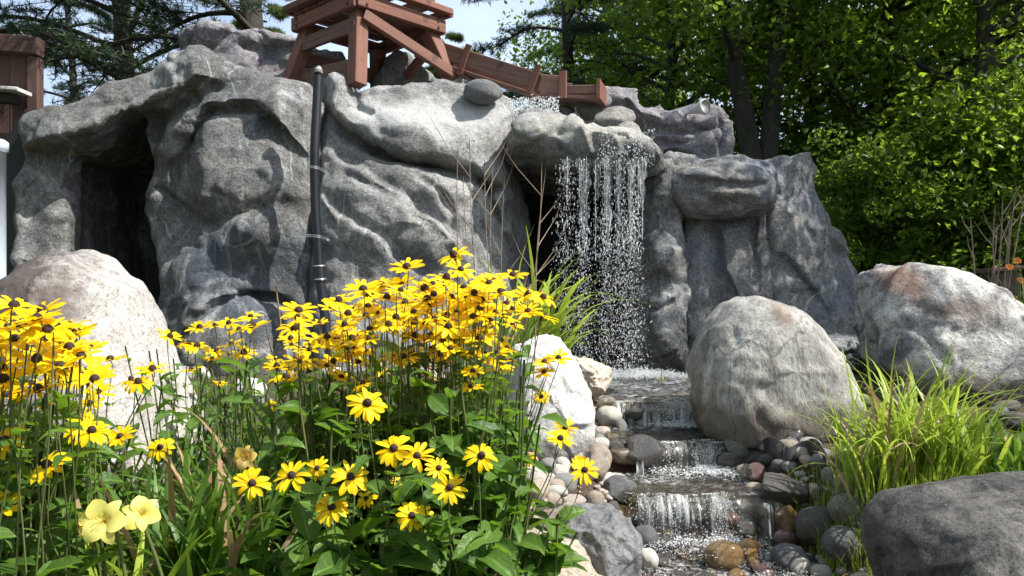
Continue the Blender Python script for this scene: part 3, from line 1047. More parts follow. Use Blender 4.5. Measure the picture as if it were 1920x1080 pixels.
def stone(px, py, wpx, hpx, mat, label, group=None, kind=None, d=None, yaw=None, tilt=0.25, name='river_stone', thick=None):
    """px,py: centre in the photograph; it rests on the ground seen there"""
    if d is None: d = ground_hit(px, py + hpx * 0.42)
    p = W(px, py, d)
    sx, sz = wpx / FPX * d / 2, hpx / FPX * d / 2
    sy = thick or (sx + sz) / 2 * R.uniform(0.85, 1.15)
    k = kind if kind is not None else R.randrange(4)
    o = ob(name, STONES[k], None, loc=(p.x, p.y, p.z), rot=(R.uniform(-tilt, tilt), R.uniform(-tilt, tilt), R.choice([0, math.pi]) + R.uniform(-0.3, 0.3) if yaw is None else yaw), scale=(sx, sy, sz), mat=M[mat])
    placed.append((p.x, p.y, max(sx, sy)))
    return tag(o, label, 'stone', group)


for s in [
    (1117, 729, 44, 28, 'st_pink', 'pinkish oval stone beside the upper pool'), (1150, 729, 38, 32, 'granite_tan', 'angular pale tan stone at the edge of the top ledge', None, 5),
    (1132, 754, 44, 26, 'st_pink', 'tan oval stone above the round cream stone'), (1142, 783, 50, 43, 'st_cream', 'round cream stone left of the top cascade'),
    (1163, 802, 28, 36, 'st_grey', 'grey stone tucked behind the round cream stone'), (1128, 813, 36, 28, 'st_pink', 'brownish stone under the round cream stone'),
    (1125, 834, 38, 28, 'st_cream', 'small white stone above the striped grey stone'), (1156, 838, 32, 36, 'st_wet', 'dark wet stone right of the small white stone'),
    (1177, 853, 33, 30, 'st_orange', 'orange wet stone by the middle cascade'), (1118, 868, 58, 74, 'granite_tan', 'tall striped grey and tan stone standing left of the stream', None, 4),
    (983, 841, 36, 28, 'st_pink', 'pinkish stone at the left foot of the white boulder'), (985, 868, 50, 42, 'st_pink', 'large pinkish stone left of the white boulder, near a flower'),
    (1016, 849, 24, 20, 'st_pink', 'little brown stone at the foot of the white boulder'), (1046, 850, 38, 36, 'st_pink', 'pink-brown stone behind the pair of leaning flowers'),
    (1076, 851, 34, 34, 'st_cream', 'whitish stone under the right side of the white boulder'), (1027, 872, 30, 28, 'st_grey', 'grey speckled stone below the white boulder'),
    (1056, 872, 28, 32, 'st_cream', 'small white stone leaning on the black liner'), (1000, 892, 54, 42, 'st_cream', 'bright pinkish white stone at the end of the flower bed'),
    (1048, 887, 40, 32, 'st_cream', 'beige stone beside the bright pinkish white stone'), (1058, 907, 52, 38, 'st_grey', 'beige-grey stone in front of the striped stone'),
    (1006, 920, 52, 50, 'granite_tan', 'blocky beige stone at the edge of the bark mulch', None, 4), (1162, 916, 62, 54, 'granite_slate', 'dark stone with a pale dry top left of the lower ledge', None, 4),
    (1115, 938, 34, 36, 'granite_tan', 'tan stone behind the slate grey boulder'), (1070, 938, 60, 22, 'st_pink', 'flat pinkish stone sunk in the bark mulch'),
    (1150, 952, 26, 26, 'st_dark', 'dark brown stone behind the slate grey boulder top'), (1030, 978, 110, 44, 'granite_tan', 'flat beige stone left of the slate grey boulder', None, 5),
    (1205, 978, 42, 38, 'st_wet', 'wet black stone right of the slate grey boulder top'), (1208, 1012, 54, 54, 'granite_slate', 'grey stone against the right side of the slate grey boulder'),
    (1215, 1052, 40, 50, 'st_cream', 'pale stone low beside the slate grey boulder'),
    (1354, 1041, 76, 58, 'st_gold', 'big golden brown wet stone in the stream'), (1402, 1030, 42, 42, 'st_orange', 'orange wet stone behind the big golden brown one'),
    (1411, 1058, 24, 28, 'st_gold', 'small golden wet stone right of the big golden brown one'), (1365, 974, 40, 36, 'st_red', 'pinkish wet stone just under the lower cascade'),
    (1394, 988, 48, 40, 'st_wet', 'shiny black stone under the lower cascade'), (1361, 1003, 36, 28, 'st_gold', 'brown wet stone behind the big golden brown one'),
    (1474, 972, 54, 58, 'st_gold', 'upright knobbly brown stone in the right side of the stream', None, 4), (1473, 1012, 48, 40, 'st_red', 'shiny dark red stone with ribs below the upright brown stone'),
    (1480, 1045, 64, 50, 'granite_slate', 'brown-grey stone low in the stream beside the pale pebbles'), (1499, 1062, 44, 36, 'st_cream', 'pale round pebble at the bottom edge of the stream'),
    (1540, 1074, 40, 32, 'st_cream', 'second pale pebble at the bottom edge, nearest the dark boulder'), (1577, 1025, 64, 76, 'granite_slate', 'large greenish grey stone leaning on the dark boulder'),
    (1535, 985, 90, 70, 'st_dark', 'large dark stone in the shade right of the stream'), (1590, 956, 72, 64, 'granite_grey', 'rough grey stone under the grass tufts'),
    (1464, 918, 98, 56, 'st_dark', 'flat angular dark brown slab right of the lower ledge', None, 5), (1535, 922, 48, 34, 'granite_tan', 'angular grey-tan stone right of the dark brown slab', None, 5),
    (1553, 894, 38, 38, 'st_grey', 'light grey stone below the grass clump'), (1592, 906, 58, 44, 'st_grey', 'broad pale grey stone half under the grass'),
    (1512, 863, 26, 20, 'st_pink', 'small brownish stone below the liner loop'), (1535, 866, 34, 32, 'st_grey', 'sunlit grey stone below the liner loop'),
    (1394, 833, 76, 54, 'granite_slate', 'round grey stone with pine needles right of the middle cascade'), (1316, 786, 64, 54, 'st_dark', 'dark wet boulder stone right of the top cascade'),
    (1376, 750, 35, 34, 'st_cream', 'round cream stone at the foot of the domed grey boulder'), (1350, 738, 30, 24, 'st_grey', 'small grey stone left of the round cream one'),
    (1333, 746, 28, 22, 'st_cream', 'small pale stone second left of the round cream one'), (1325, 724, 34, 26, 'st_grey', 'grey stone between mossy rock and domed boulder'),
    (1272, 702, 66, 42, 'st_pink', 'purplish grey rock at the right end of the pool', None, 4), (1293, 722, 56, 32, 'st_grey', 'mossy stone at the right of the pool'),
    (1420, 886, 42, 40, 'st_red', 'dark red stone at the right end of the lower ledge', None, 4), (1460, 874, 28, 28, 'granite_slate', 'small grey stone behind the dark brown slab'),
    (1340, 772, 30, 26, 'st_dark', 'dark stone tucked behind the dark wet boulder stone'), (1440, 862, 40, 24, 'st_dark', 'dark flat stone behind the small grey one'),
    (1375, 860, 60, 40, 'st_wet', 'wet black rock under the round grey stone'),
    (1212, 846, 84, 62, 'st_wet', 'wet brown-black rock jutting into the left of the middle cascade', None, 4), (1192, 772, 40, 36, 'st_wet', 'wet black rock at the left of the top cascade', None, 4),
    (1540, 606, 34, 18, 'st_dark', 'brown pebble left end of the pile by the wall end'), (1580, 613, 46, 26, 'st_dark', 'largest dark pebble of the pile by the wall end'),
    (1560, 602, 30, 16, 'st_grey', 'grey pebble on top of the pile by the wall end'), (1600, 598, 34, 20, 'st_grey', 'grey pebble next to the blotched boulder'),
    (1596, 586, 26, 14, 'st_dark', 'top right pebble of the pile by the wall end'), (1548, 622, 34, 18, 'st_dark', 'brown pebble low in the pile by the wall end'),
    (1636, 662, 46, 28, 'st_grey', 'pale stone at the left foot of the blotched boulder'), (1690, 664, 34, 34, 'st_grey', 'round stone before the blotched boulder, above the grass'),
    (1664, 678, 30, 22, 'st_grey', 'small stone between the two stones before the blotched boulder'), (1598, 690, 40, 26, 'st_wet', 'black glossy stone behind the domed boulder'),
    (1890, 742, 54, 24, 'st_grey', 'pale flat stone at the right edge'), (1862, 732, 36, 22, 'st_dark', 'dark stone left of the pale flat one at the right edge'),
    (1885, 762, 60, 24, 'st_dark', 'dark stone under the pale flat one at the right edge'), (1908, 790, 50, 36, 'st_dark', 'shadowed stone at the right edge behind the grass'),
    (470, 730, 60, 44, 'st_cream', 'pale stone at the wall foot behind the flowers'), (620, 700, 50, 30, 'st_cream', 'second pale stone at the wall foot, right of the pipe'),
    (690, 640, 60, 30, 'st_cream', 'third pale stone at the wall foot behind the tall flowers'), (720, 690, 46, 34, 'st_pink', 'pinkish stone at the wall foot behind the tall flowers'),
    (500, 760, 40, 28, 'st_grey', 'grey stone behind the upright iris leaves'),
]:
    st = stone(*s[:5], s[5], None, s[7] if len(s) > 7 else None)

# stones standing on the wall and by the flume
for s in [(905, 172, 72, 46, 'granite_slate', 'smooth grey round stone on top of the wall', 6.75), (836, 122, 28, 30, 'st_cream', 'cream stone beside the tower foot', 7.9), (850, 150, 30, 34, 'st_cream', 'white stone below the cream one beside the tower foot', 7.7),
          (1152, 226, 84, 54, 'granite_grey', 'angular grey rock above the waterfall boulder', 7.1), (1104, 204, 50, 44, 'st_dark', 'dark wet rock under the flume mouth', 7.3), (1128, 192, 40, 36, 'granite_slate', 'grey rock right of the flume mouth', 7.5), (1060, 210, 40, 30, 'st_wet', 'wet black rock below the end of the flume', 7.4), (1178, 245, 50, 36, 'granite_grey', 'low grey rock on the waterfall boulder', 6.95)]:
    stone(*s[:5], s[5], d=s[6], kind=4 if 'rock' in s[5] else 1)

# loose stones that fill the banks and the bed
def fill(n, area, rmin, rmax, mats, label, group, sink=0.22, kinds=(0, 1, 2, 3), only=None):
    c = 0
    for _ in range(n * 14):
        if c >= n: break
        x = R.uniform(area[0], area[1]); y = R.uniform(area[2], area[3])
        rr = R.uniform(rmin, rmax) ** 1
        if only and not only(x, y): continue
        if any((x - a) ** 2 + (y - b) ** 2 < (0.72 * (rr + q)) ** 2 for a, b, q in placed): continue
        z = hz(x, y)
        mname = R.choice(mats)
        o = ob('river_stone', STONES[R.choice(kinds)], None, loc=(x, y, z + rr * (0.6 - sink)), rot=(R.uniform(-.4, .4), R.uniform(-.4, .4), R.uniform(0, 6.28)), scale=(rr * R.uniform(0.9, 1.25), rr * R.uniform(0.85, 1.1), rr * R.uniform(0.6, 0.85)), mat=M[mname])
        tone = {'st_wet': 'black wet', 'st_red': 'reddish wet', 'st_gold': 'golden brown wet', 'st_dark': 'dark brown', 'st_pink': 'pinkish', 'st_grey': 'grey', 'st_cream': 'cream', 'granite_slate': 'slate grey', 'granite_tan': 'tan'}[mname]
        big = 'larger' if rr > (rmin + rmax) / 2 else 'small'
        tag(o, f'{big} {tone} {label}', 'stone', f'{big} {tone} {group}')
        placed.append((x, y, rr))
        c += 1


bedf = lambda x, y: abs(x - XS) < stream_hw(y) + 0.02
bankr = lambda x, y: 0.02 < x - XS - stream_hw(y) < 0.36
bankl = lambda x, y: 0.02 < XS - x - stream_hw(y) < 0.30
fill(52, (0.2, 1.35, 2.55, 3.46), 0.028, 0.06, ['st_wet', 'st_wet', 'st_red', 'st_gold', 'st_wet'], 'pebble lying in the shallow stream below the cascades', 'wet pebbles in the stream', only=bedf)
fill(58, (0.9, 1.7, 2.6, 4.6), 0.03, 0.07, ['st_dark', 'st_grey', 'st_grey', 'granite_slate', 'granite_slate', 'st_wet', 'granite_tan'], 'stone on the shaded right bank of the stream', 'dark stones on the right bank', only=bankr)
fill(46, (0.1, 0.72, 2.7, 4.7), 0.025, 0.055, ['st_pink', 'st_grey', 'st_grey', 'granite_tan', 'st_cream', 'granite_slate'], 'dry stone on the sunlit left bank of the stream', 'small stones on the left bank', only=bankl)
fill(14, (1.9, 3.4, 4.0, 4.8), 0.05, 0.10, ['st_dark', 'st_grey', 'granite_slate'], 'stone in the gully behind the right grass clump', 'stones behind the right grass clump')
fill(14, (0.3, 1.35, 4.9, 5.8), 0.04, 0.08, ['st_dark', 'st_wet', 'granite_slate'], 'stone around the edge of the upper pool', 'stones round the upper pool', only=lambda x, y: abs(x - XS) > stream_hw(y) - 0.05)
fill(12, (-2.6, 0.1, 5.6, 6.2), 0.04, 0.09, ['st_cream', 'st_grey', 'st_pink'], 'loose stone along the foot of the rock wall', 'stones along the wall foot')
fill(8, (1.4, 2.9, 5.3, 6.6), 0.05, 0.11, ['st_dark', 'granite_slate', 'st_grey'], 'stone at the foot of the shaded right wall', 'stones at the right wall foot')

# gravel too small to count
def gravel(n_, area, lo, hi, mat, ok):
    V0, F0 = ico(2)
    Vs = []; Fs = []; c = 0
    while c < n_:
        x = R.uniform(area[0], area[1]); y = R.uniform(area[2], area[3])
        if not ok(x, y): continue
        r_ = R.uniform(lo, hi)
        q = V0 * np.array([r_ * R.uniform(.8, 1.3), r_ * R.uniform(.8, 1.2), r_ * R.uniform(.5, .8)])
        a = R.uniform(0, 6.28)
        q = q @ np.array([[math.cos(a), -math.sin(a), 0], [math.sin(a), math.cos(a), 0], [0, 0, 1]]) + np.array([x, y, hz(x, y) + r_ * 0.25])
        Fs.append(F0 + len(V0) * c); Vs.append(q); c += 1
    V = np.concatenate(Vs)
    V = V + 0.0035 * np.stack([vnoise(V, 0.02, 1), vnoise(V, 0.02, 2), vnoise(V, 0.02, 3)], 1)
    return tag(ob('gravel', mesh_np('gravel', V, np.concatenate(Fs), M[mat])), kind='stuff')


gravel(420, (0.2, 1.4, 2.5, 3.5), 0.008, 0.022, 'st_wet', bedf)
gravel(260, (0.2, 1.4, 2.5, 3.5), 0.008, 0.02, 'st_gold', bedf)
gravel(420, (0.9, 1.7, 2.5, 4.6), 0.010, 0.024, 'st_grey', lambda x, y: 0.0 < x - XS - stream_hw(y) < 0.4)
gravel(420, (0.0, 0.75, 2.6, 4.7), 0.008, 0.022, 'st_pink', lambda x, y: 0.0 < XS - x - stream_hw(y) < 0.34)

# ------------------------------------------------------------------ cascade ledges and water
M['ledge'] = stone_mat('brown_wet_ledge_stone', (0.05, 0.038, 0.02), (0.15, 0.115, 0.06), (0.03, 0.025, 0.015), scale=1.5, wet=True, speck_amt=0.4)


LIP = {4.54: (-0.10, 0.02, 7.0), 3.98: (0.16, 0.025, 8.0), 3.49: (-0.07, 0.03, 9.0)}


def lip(x, y):
    k, a, f = LIP[y]
    return y + k * (x - XS) + a * math.sin(f * x + y * 5) + 0.4 * a * math.sin(2.7 * f * x + y * 3)


def slab(label, x0, x1, y0, y1, ztop, th, seed):
    nx_, ny_ = 40, 24
    # rounded flat slab from a squashed box-sphere
    V, F = ICO3
    V = V.copy()
    V = np.sign(V) * np.abs(V) ** 0.45
    V[:, 2] = np.sign(V[:, 2]) * np.abs(V[:, 2]) ** 1.0
    V = V * np.array([(x1 - x0) / 2, (y1 - y0) / 2, th / 2])
    N = V / np.linalg.norm(V, axis=1, keepdims=True)
    V = V + N * (0.02 * vnoise(V, 0.2, seed) + 0.008 * vnoise(V, 0.06, seed + 1))[:, None] * np.array([1, 1, 0.35])
    wx = V[:, 0] + (x0 + x1) / 2
    yl = min(LIP, key=lambda q: abs(q - y0))
    front_ = sstep(0.1, -0.25, V[:, 1])
    V[:, 1] += np.array([lip(a, yl) - yl for a in wx]) * front_
    V = V + np.stack([0 * wx, 0.012 * facets(V, 0.09, seed + 3, 0.2), 0.006 * facets(V, 0.14, seed + 5, 0.2)], 1)
    o = ob('ledge_slab', mesh_np('ledge_slab', V, F, M['ledge']), None, loc=((x0 + x1) / 2, (y0 + y1) / 2, ztop - th / 2))
    return tag(o, label, 'ledge stone')


slab('brown wet ledge slab of the top cascade', 0.50, 1.06, 4.50, 5.10, 0.245, 0.09, 1)
slab('brown wet ledge slab of the middle cascade', 0.47, 1.10, 3.94, 4.50, 0.125, 0.10, 2)
slab('brown wet ledge slab of the lowest cascade', 0.47, 1.20, 3.46, 3.96, -0.012, 0.10, 3)

n = NB('clear_water')
n.t.nodes.remove(n.b)
v = n.coord()
fr = n.n('ShaderNodeFresnel', IOR=1.33)
tr = n.n('ShaderNodeBsdfTransparent')
tr.inputs[0].default_value = (0.86, 0.82, 0.70, 1)
gl = n.n('ShaderNodeBsdfGlossy')
gl.inputs['Roughness'].default_value = 0.06
bp = n.n('ShaderNodeBump')
bp.inputs['Strength'].default_value = 0.7
bp.inputs['Distance'].default_value = 0.03
n.l(n.noise(v, 34, 4, 0.6, 0.8), bp.inputs['Height'])
n.l(bp.outputs[0], gl.inputs['Normal'])
n.l(bp.outputs[0], fr.inputs['Normal'])
sep = n.n('ShaderNodeSeparateXYZ'); n.l(v, sep.inputs[0])
yy = n.n('ShaderNodeMapRange'); n.l(sep.outputs['Y'], yy.inputs[0]); yy.inputs[1].default_value = 2.2; yy.inputs[2].default_value = 4.6
reg = n.ramp(yy.outputs[0], [(0.0, 0.08), (0.30, 0.15), (0.44, 0.5), (0.50, 1.0), (0.535, 1.0), (0.545, 0.05), (0.62, 0.3), (0.70, 0.9), (0.735, 1.0), (0.745, 0.0), (0.88, 0.25), (0.96, 0.6)])
fz = n.ramp(n.noise(v, 26, 7, 0.75, 1.2), [(0.50, 0), (0.60, 1)])
fb = n.ramp(n.noise(v, 6, 3, 0.5), [(0.40, 0.1), (0.6, 1)])
ffac = n.math('MULTIPLY', n.math('MULTIPLY', fz, fb), reg)
fd = n.n('ShaderNodeBsdfDiffuse'); fd.inputs[0].default_value = (0.85, 0.88, 0.9, 1)
mx = n.n('ShaderNodeMixShader')
n.l(n.math('ADD', n.math('MULTIPLY', fr.outputs[0], 1.3), 0.03), mx.inputs[0])
n.l(tr.outputs[0], mx.inputs[1])
n.l(gl.outputs[0], mx.inputs[2])
mf = n.n('ShaderNodeMixShader')
n.l(n.math('MULTIPLY', ffac, 0.8), mf.inputs[0]); n.l(mx.outputs[0], mf.inputs[1]); n.l(fd.outputs[0], mf.inputs[2])
n.l(mf.outputs[0], n.out.inputs[0])
M['water'] = n.m
n = NB('white_water')
n.b.inputs['Base Color'].default_value = (0.88, 0.91, 0.93, 1)
n.b.inputs['Roughness'].default_value = 0.25
n.b.inputs['Transmission Weight'].default_value = 0.25
n.b.inputs['IOR'].default_value = 1.33
M['foam'] = n.m
n = NB('falling_film_water')
n.t.nodes.remove(n.b)
v = n.coord(scale=(26, 3, 1.2))
st = n.ramp(n.noise(v, 1.6, 6, 0.65, 0.4), [(0.45, 0), (0.62, 1)])
tr = n.n('ShaderNodeBsdfTransparent')
tr.inputs[0].default_value = (0.8, 0.82, 0.82, 1)
gl = n.n('ShaderNodeBsdfGlossy')
gl.inputs['Roughness'].default_value = 0.12
df = n.n('ShaderNodeBsdfDiffuse')
df.inputs[0].default_value = (0.85, 0.89, 0.93, 1)
bp = n.n('ShaderNodeBump')
bp.inputs['Strength'].default_value = 0.8
bp.inputs['Distance'].default_value = 0.05
n.l(n.noise(v, 3, 5, 0.6), bp.inputs['Height'])
n.l(bp.outputs[0], gl.inputs['Normal'])
m1 = n.n('ShaderNodeMixShader')
m1.inputs[0].default_value = 0.16
n.l(tr.outputs[0], m1.inputs[1]); n.l(gl.outputs[0], m1.inputs[2])
m2 = n.n('ShaderNodeMixShader')
n.l(n.math('MULTIPLY', n.math('MULTIPLY', st, n.ramp(n.noise(n.coord(), 5, 3, 0.5), [(0.40, 0.05), (0.62, 1)])), 0.85), m2.inputs[0])
n.l(m1.outputs[0], m2.inputs[1]); n.l(df.outputs[0], m2.inputs[2])
n.l(m2.outputs[0], n.out.inputs[0])
M['film'] = n.m


def water_sheet(name, x0f, x1f, y0, y1, z, wave=0.006, step=0.012, slope=0.0, seed=0, kind='structure'):
    ny_ = max(2, int((y1 - y0) / step)); nx_ = 60
    ys = np.linspace(y0, y1, ny_); V = []
    for y in ys:
        for t in np.linspace(0, 1, nx_):
            V.append((x0f(y) * (1 - t) + x1f(y) * t, y, z + slope * (y - y0)))
    V = np.array(V)
    V[:, 2] += wave * vnoise(V, 0.07, seed) + wave * 0.5 * vnoise(V, 0.03, seed + 1)
    I = np.arange(nx_ * ny_).reshape(ny_, nx_)
    F = np.stack([I[:-1, :-1], I[:-1, 1:], I[1:, 1:], I[1:, :-1]], -1).reshape(-1, 4)
    return tag(ob(name, mesh_np(name, V, F, M['water'])), kind=kind)


L = lambda e: (lambda y: XS - stream_hw(y) - e)
Rr = lambda e: (lambda y: XS + stream_hw(y) + e)
water_sheet('pool_water', L(0.12), Rr(0.12), 4.52, 8.2, 0.268, 0.004, 0.03, seed=1)
water_sheet('stream_water', lambda y: 0.50, lambda y: 1.07, 3.95, 4.53, 0.142, 0.006, seed=3)
water_sheet('stream_water', lambda y: 0.49, lambda y: 1.18, 3.47, 3.98, 0.004, 0.006, seed=5)
water_sheet('stream_water', L(0.1), Rr(0.1), 2.2, 3.48, -0.262, 0.008, slope=0.05, seed=7)


def curtain(x0, x1, y, ztop, zbot, reach, seed):
    nx_, nz_ = 50, 14
    V = []
    for j in range(nz_):
        t = j / (nz_ - 1)
        for i in range(nx_):
            x = x0 + (x1 - x0) * i / (nx_ - 1)
            wob = 0.012 * math.sin(i * 0.9 + seed) + 0.008 * math.sin(i * 2.3 + seed * 2)
            V.append((x, lip(x, y) - reach * math.sin(min(1, t * 1.3) * math.pi / 2) + wob * (0.3 + t), ztop - (ztop - zbot) * t ** 1.6))
    I = np.arange(nx_ * nz_).reshape(nz_, nx_)
    F = np.stack([I[:-1, :-1], I[1:, :-1], I[1:, 1:], I[:-1, 1:]], -1).reshape(-1, 4)
    return tag(ob('cascade_water', mesh_np('cascade_water', np.array(V), F, M['film'])), kind='structure')


curtain(0.56, 1.05, 4.54, 0.268, 0.13, 0.06, 1)
curtain(0.60, 1.09, 3.98, 0.142, -0.01, 0.07, 2)
curtain(0.54, 1.16, 3.49, 0.004, -0.20, 0.07, 3)
# a wet film sheet on the step behind each little fall
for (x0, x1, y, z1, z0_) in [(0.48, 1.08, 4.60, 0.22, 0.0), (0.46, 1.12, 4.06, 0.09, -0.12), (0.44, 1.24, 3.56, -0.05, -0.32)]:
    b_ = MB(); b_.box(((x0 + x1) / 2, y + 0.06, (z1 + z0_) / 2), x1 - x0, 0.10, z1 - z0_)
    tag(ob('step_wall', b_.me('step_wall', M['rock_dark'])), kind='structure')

LOW = ico(1)


def drops(name, P, S, mat):
    """many small drops joined as one body of spray; S = (n,3) radii"""
    V0, F0 = LOW
    P = np.asarray(P); S = np.asarray(S)
    V = (V0[None] * S[:, None, :] + P[:, None, :]).reshape(-1, 3)
    F = (F0[None] + (np.arange(len(P)) * len(V0))[:, None, None]).reshape(-1, 3)
    return tag(ob(name, mesh_np(name, V, F, mat)), kind='stuff')


# the tall fall: threads that break into drops
P = []; S = []
threads = [(R.uniform(1042, 1196), R.random()) for _ in range(26)] + [(u + R.gauss(0, 1.5), 1) for u in (1064, 1083, 1090, 1097, 1128, 1132, 1136, 1150, 1155, 1172, 1178, 1192) for _ in range(2)] + [(R.uniform(1040, 1196), R.random()) for _ in range(26)]
for u, wgt in threads:
    x0 = (u - 960) / FPX * 6.3
    y0 = 6.08 + R.uniform(-0.05, 0.10)
    ztop = EYE - (R.uniform(300, 316) - HOR) / FPX * 6.2
    nd = int(60 + 100 * wgt)
    for _ in range(nd):
        t = R.random() ** 0.85
        z = ztop - (ztop - 0.29) * t
        spread = 0.004 + 0.04 * t
        sz = R.choice((1, 1, 1, 1, 1.9)) * R.uniform(0.0012, 0.0027) * (1 if t > 0.25 else 0.8)
        st_ = R.uniform(1.2, 5.0) if t < 0.45 else R.uniform(0.9, 2.4)
        P.append((x0 + R.gauss(0, spread), y0 + R.gauss(0, spread), z)); S.append((sz, sz, sz * st_))
for u in (1060, 1083, 1086, 1091, 1097, 1112, 1129, 1132, 1136, 1151, 1156, 1172, 1177, 1192, 1198):
    x0 = (u - 960) / FPX * 6.25
    y0 = 6.06 + R.uniform(-0.03, 0.06)
    z = EYE - (R.uniform(302, 312) - HOR) / FPX * 6.2
    zend = z - R.uniform(0.12, 0.75)
    while z > zend:
        l_ = R.uniform(0.012, 0.035)
        x0 += R.gauss(0, 0.0012)
        sz = R.uniform(0.0014, 0.0032)
        P.append((x0, y0, z)); S.append((sz, sz, l_))
        z -= l_ * R.uniform(0.9, 1.5)
drops('waterfall_drops', P, S, M['foam'])
# thin torn sheets of water leaving the lip
V = []; F = []
for u0, u1, py1 in ((1050, 1066, 360), (1078, 1104, 440), (1108, 1122, 380), (1124, 1144, 480), (1146, 1162, 420), (1168, 1184, 470), (1186, 1206, 400)):
    zt_ = EYE - (304 - HOR) / FPX * 6.2
    zb_ = EYE - (py1 - HOR) / FPX * 6.2
    b0 = len(V)
    for j in range(16):
        t = j / 15
        nar = 1 - 0.75 * t
        uc = (u0 + u1) / 2 + 2.0 * math.sin(j * 0.9 + u0)
        for i in range(7):
            q = (i / 6 - 0.5) * (u1 - u0) * nar * (1 + 0.25 * math.sin(j * 1.7 + i))
            V.append(((uc + q - 960) / FPX * 6.25, 6.06 + 0.012 * math.sin(i * 1.3 + j * 0.6 + u0), zt_ + (zb_ - zt_) * t))
    for j in range(15):
        for i in range(6):
            a = b0 + j * 7 + i
            F.append((a, a + 1, a + 8, a + 7))
tag(ob('waterfall_sheet', mesh_np('waterfall_sheet', np.array(V), np.array(F), M['film'])), kind='structure')
# dribble over the face of the boulder and from the flume
P = []; S = []
for _ in range(500):
    u = R.uniform(1120, 1220)
    t = R.random()
    P.append(((u - 960) / FPX * 6.1 + R.gauss(0, .01), 5.98 + R.gauss(0, 0.02), EYE - (245 + 65 * t + R.gauss(0, 4) - HOR) / FPX * 6.05)); sz = R.uniform(0.0018, 0.004); S.append((sz, sz, sz * R.uniform(1, 2.5)))
for _ in range(900):
    u = R.uniform(948, 1048)
    t = R.random()
    P.append(((u - 960) / FPX * 7.0, 7.0 + R.gauss(0, 0.05), EYE - (184 + 34 * t - HOR) / FPX * 7.0)); sz = R.uniform(0.002, 0.0055); S.append((sz, sz, sz * R.uniform(1, 2.5)))
drops('waterfall_spray', P, S, M['foam'])
# foam and splashes
P = []; S = []
for _ in range(4200):       # foot of the tall fall
    x = R.gauss(0.93, 0.20)
    y = 5.98 + R.gauss(0, 0.09)
    z = 0.27 + abs(R.gauss(0, 0.030)) * max(0, 1 - abs(x - 0.93) * 1.6)
    sz = R.uniform(0.0015, 0.0045)
    P.append((x, y, z)); S.append((sz * 1.3, sz, sz * 0.9))


def splash(x0, x1, y, ztop, zbot, n_, run, seed, bias=0.5):
    rr = random.Random(seed)
    chan = [rr.uniform(x0, x1) for _ in range(7)]; chan += chan[:2] * 3
    for _ in range(n_):
        c = rr.choice(chan)
        x = c + rr.gauss(0, 0.03)
        t = rr.random()
        if rr.random() < bias:       # on the falling face
            yy = lip(x, y) - 0.07 * math.sin(min(1, t * 1.3) * math.pi / 2) - 0.012 + rr.gauss(0, 0.006)
            z = ztop - (ztop - zbot) * t ** 1.6 + 0.004
            sz = rr.uniform(0.0007, 0.0018)
            s_ = (sz, sz, sz * rr.uniform(1, 3.2))
        else:                        # boiling at the foot and carried on
            q = abs(rr.gauss(0, 1))
            x = c + rr.gauss(0, 0.04 + 0.03 * q)
            yy = lip(x, y) - 0.08 - q * run
            z = zbot + 0.010 + abs(rr.gauss(0, 0.014)) * max(0.1, 1 - q * 0.5)
            sz = rr.choice((1, 1, 1, 2)) * rr.uniform(0.0009, 0.0024) * max(0.4, 1 - q * 0.2)
            s_ = (sz * 1.4, sz * 1.4, sz * 0.8)
        P.append((x, yy, z)); S.append(s_)


splash(0.86, 1.02, 4.54, 0.268, 0.145, 2600, 0.05, 1, 0.4)
splash(0.73, 1.0, 3.98, 0.142, 0.004, 3200, 0.09, 2, 0.4)
splash(0.54, 1.16, 3.49, 0.004, -0.175, 3000, 0.10, 3, 0.4)
eddy = [(R.uniform(0.5, 1.15), R.uniform(2.5, 3.4)) for _ in range(26)]
for _ in range(900):
    e_ = R.choice(eddy); y = min(3.45, e_[1] + R.gauss(0, 0.035))
    x = e_[0] + R.gauss(0, 0.05)
    sz = R.uniform(0.0007, 0.0020)
    for k in range(4):
        P.append((x + R.gauss(0, 0.02), y + R.gauss(0, 0.02), -0.262 + 0.05 * (y - 2.2) + 0.008 + abs(R.gauss(0, 0.004)))); S.append((sz * 1.6, sz * 1.6, sz * 0.7))
drops('foam', P, S, M['foam'])

# ------------------------------------------------------------------ wooden tower and flume
M['wood'] = wood_mat('red_brown_stained_wood', (0.12, 0.046, 0.030), (0.23, 0.092, 0.060), (0.03, 0.013, 0.009))
M['wood_bolt'] = plain('rusty_bolt', (0.06, 0.045, 0.04), 0.6, 0.6)
M['wood_old'] = wood_mat('weathered_stained_wood', (0.085, 0.042, 0.03), (0.22, 0.115, 0.08), (0.025, 0.014, 0.01))
M['wood_fence'] = wood_mat('brown_fence_wood', (0.05, 0.024, 0.018), (0.11, 0.055, 0.042), (0.02, 0.01, 0.008), axis_scale=(1.0, 14, 14))


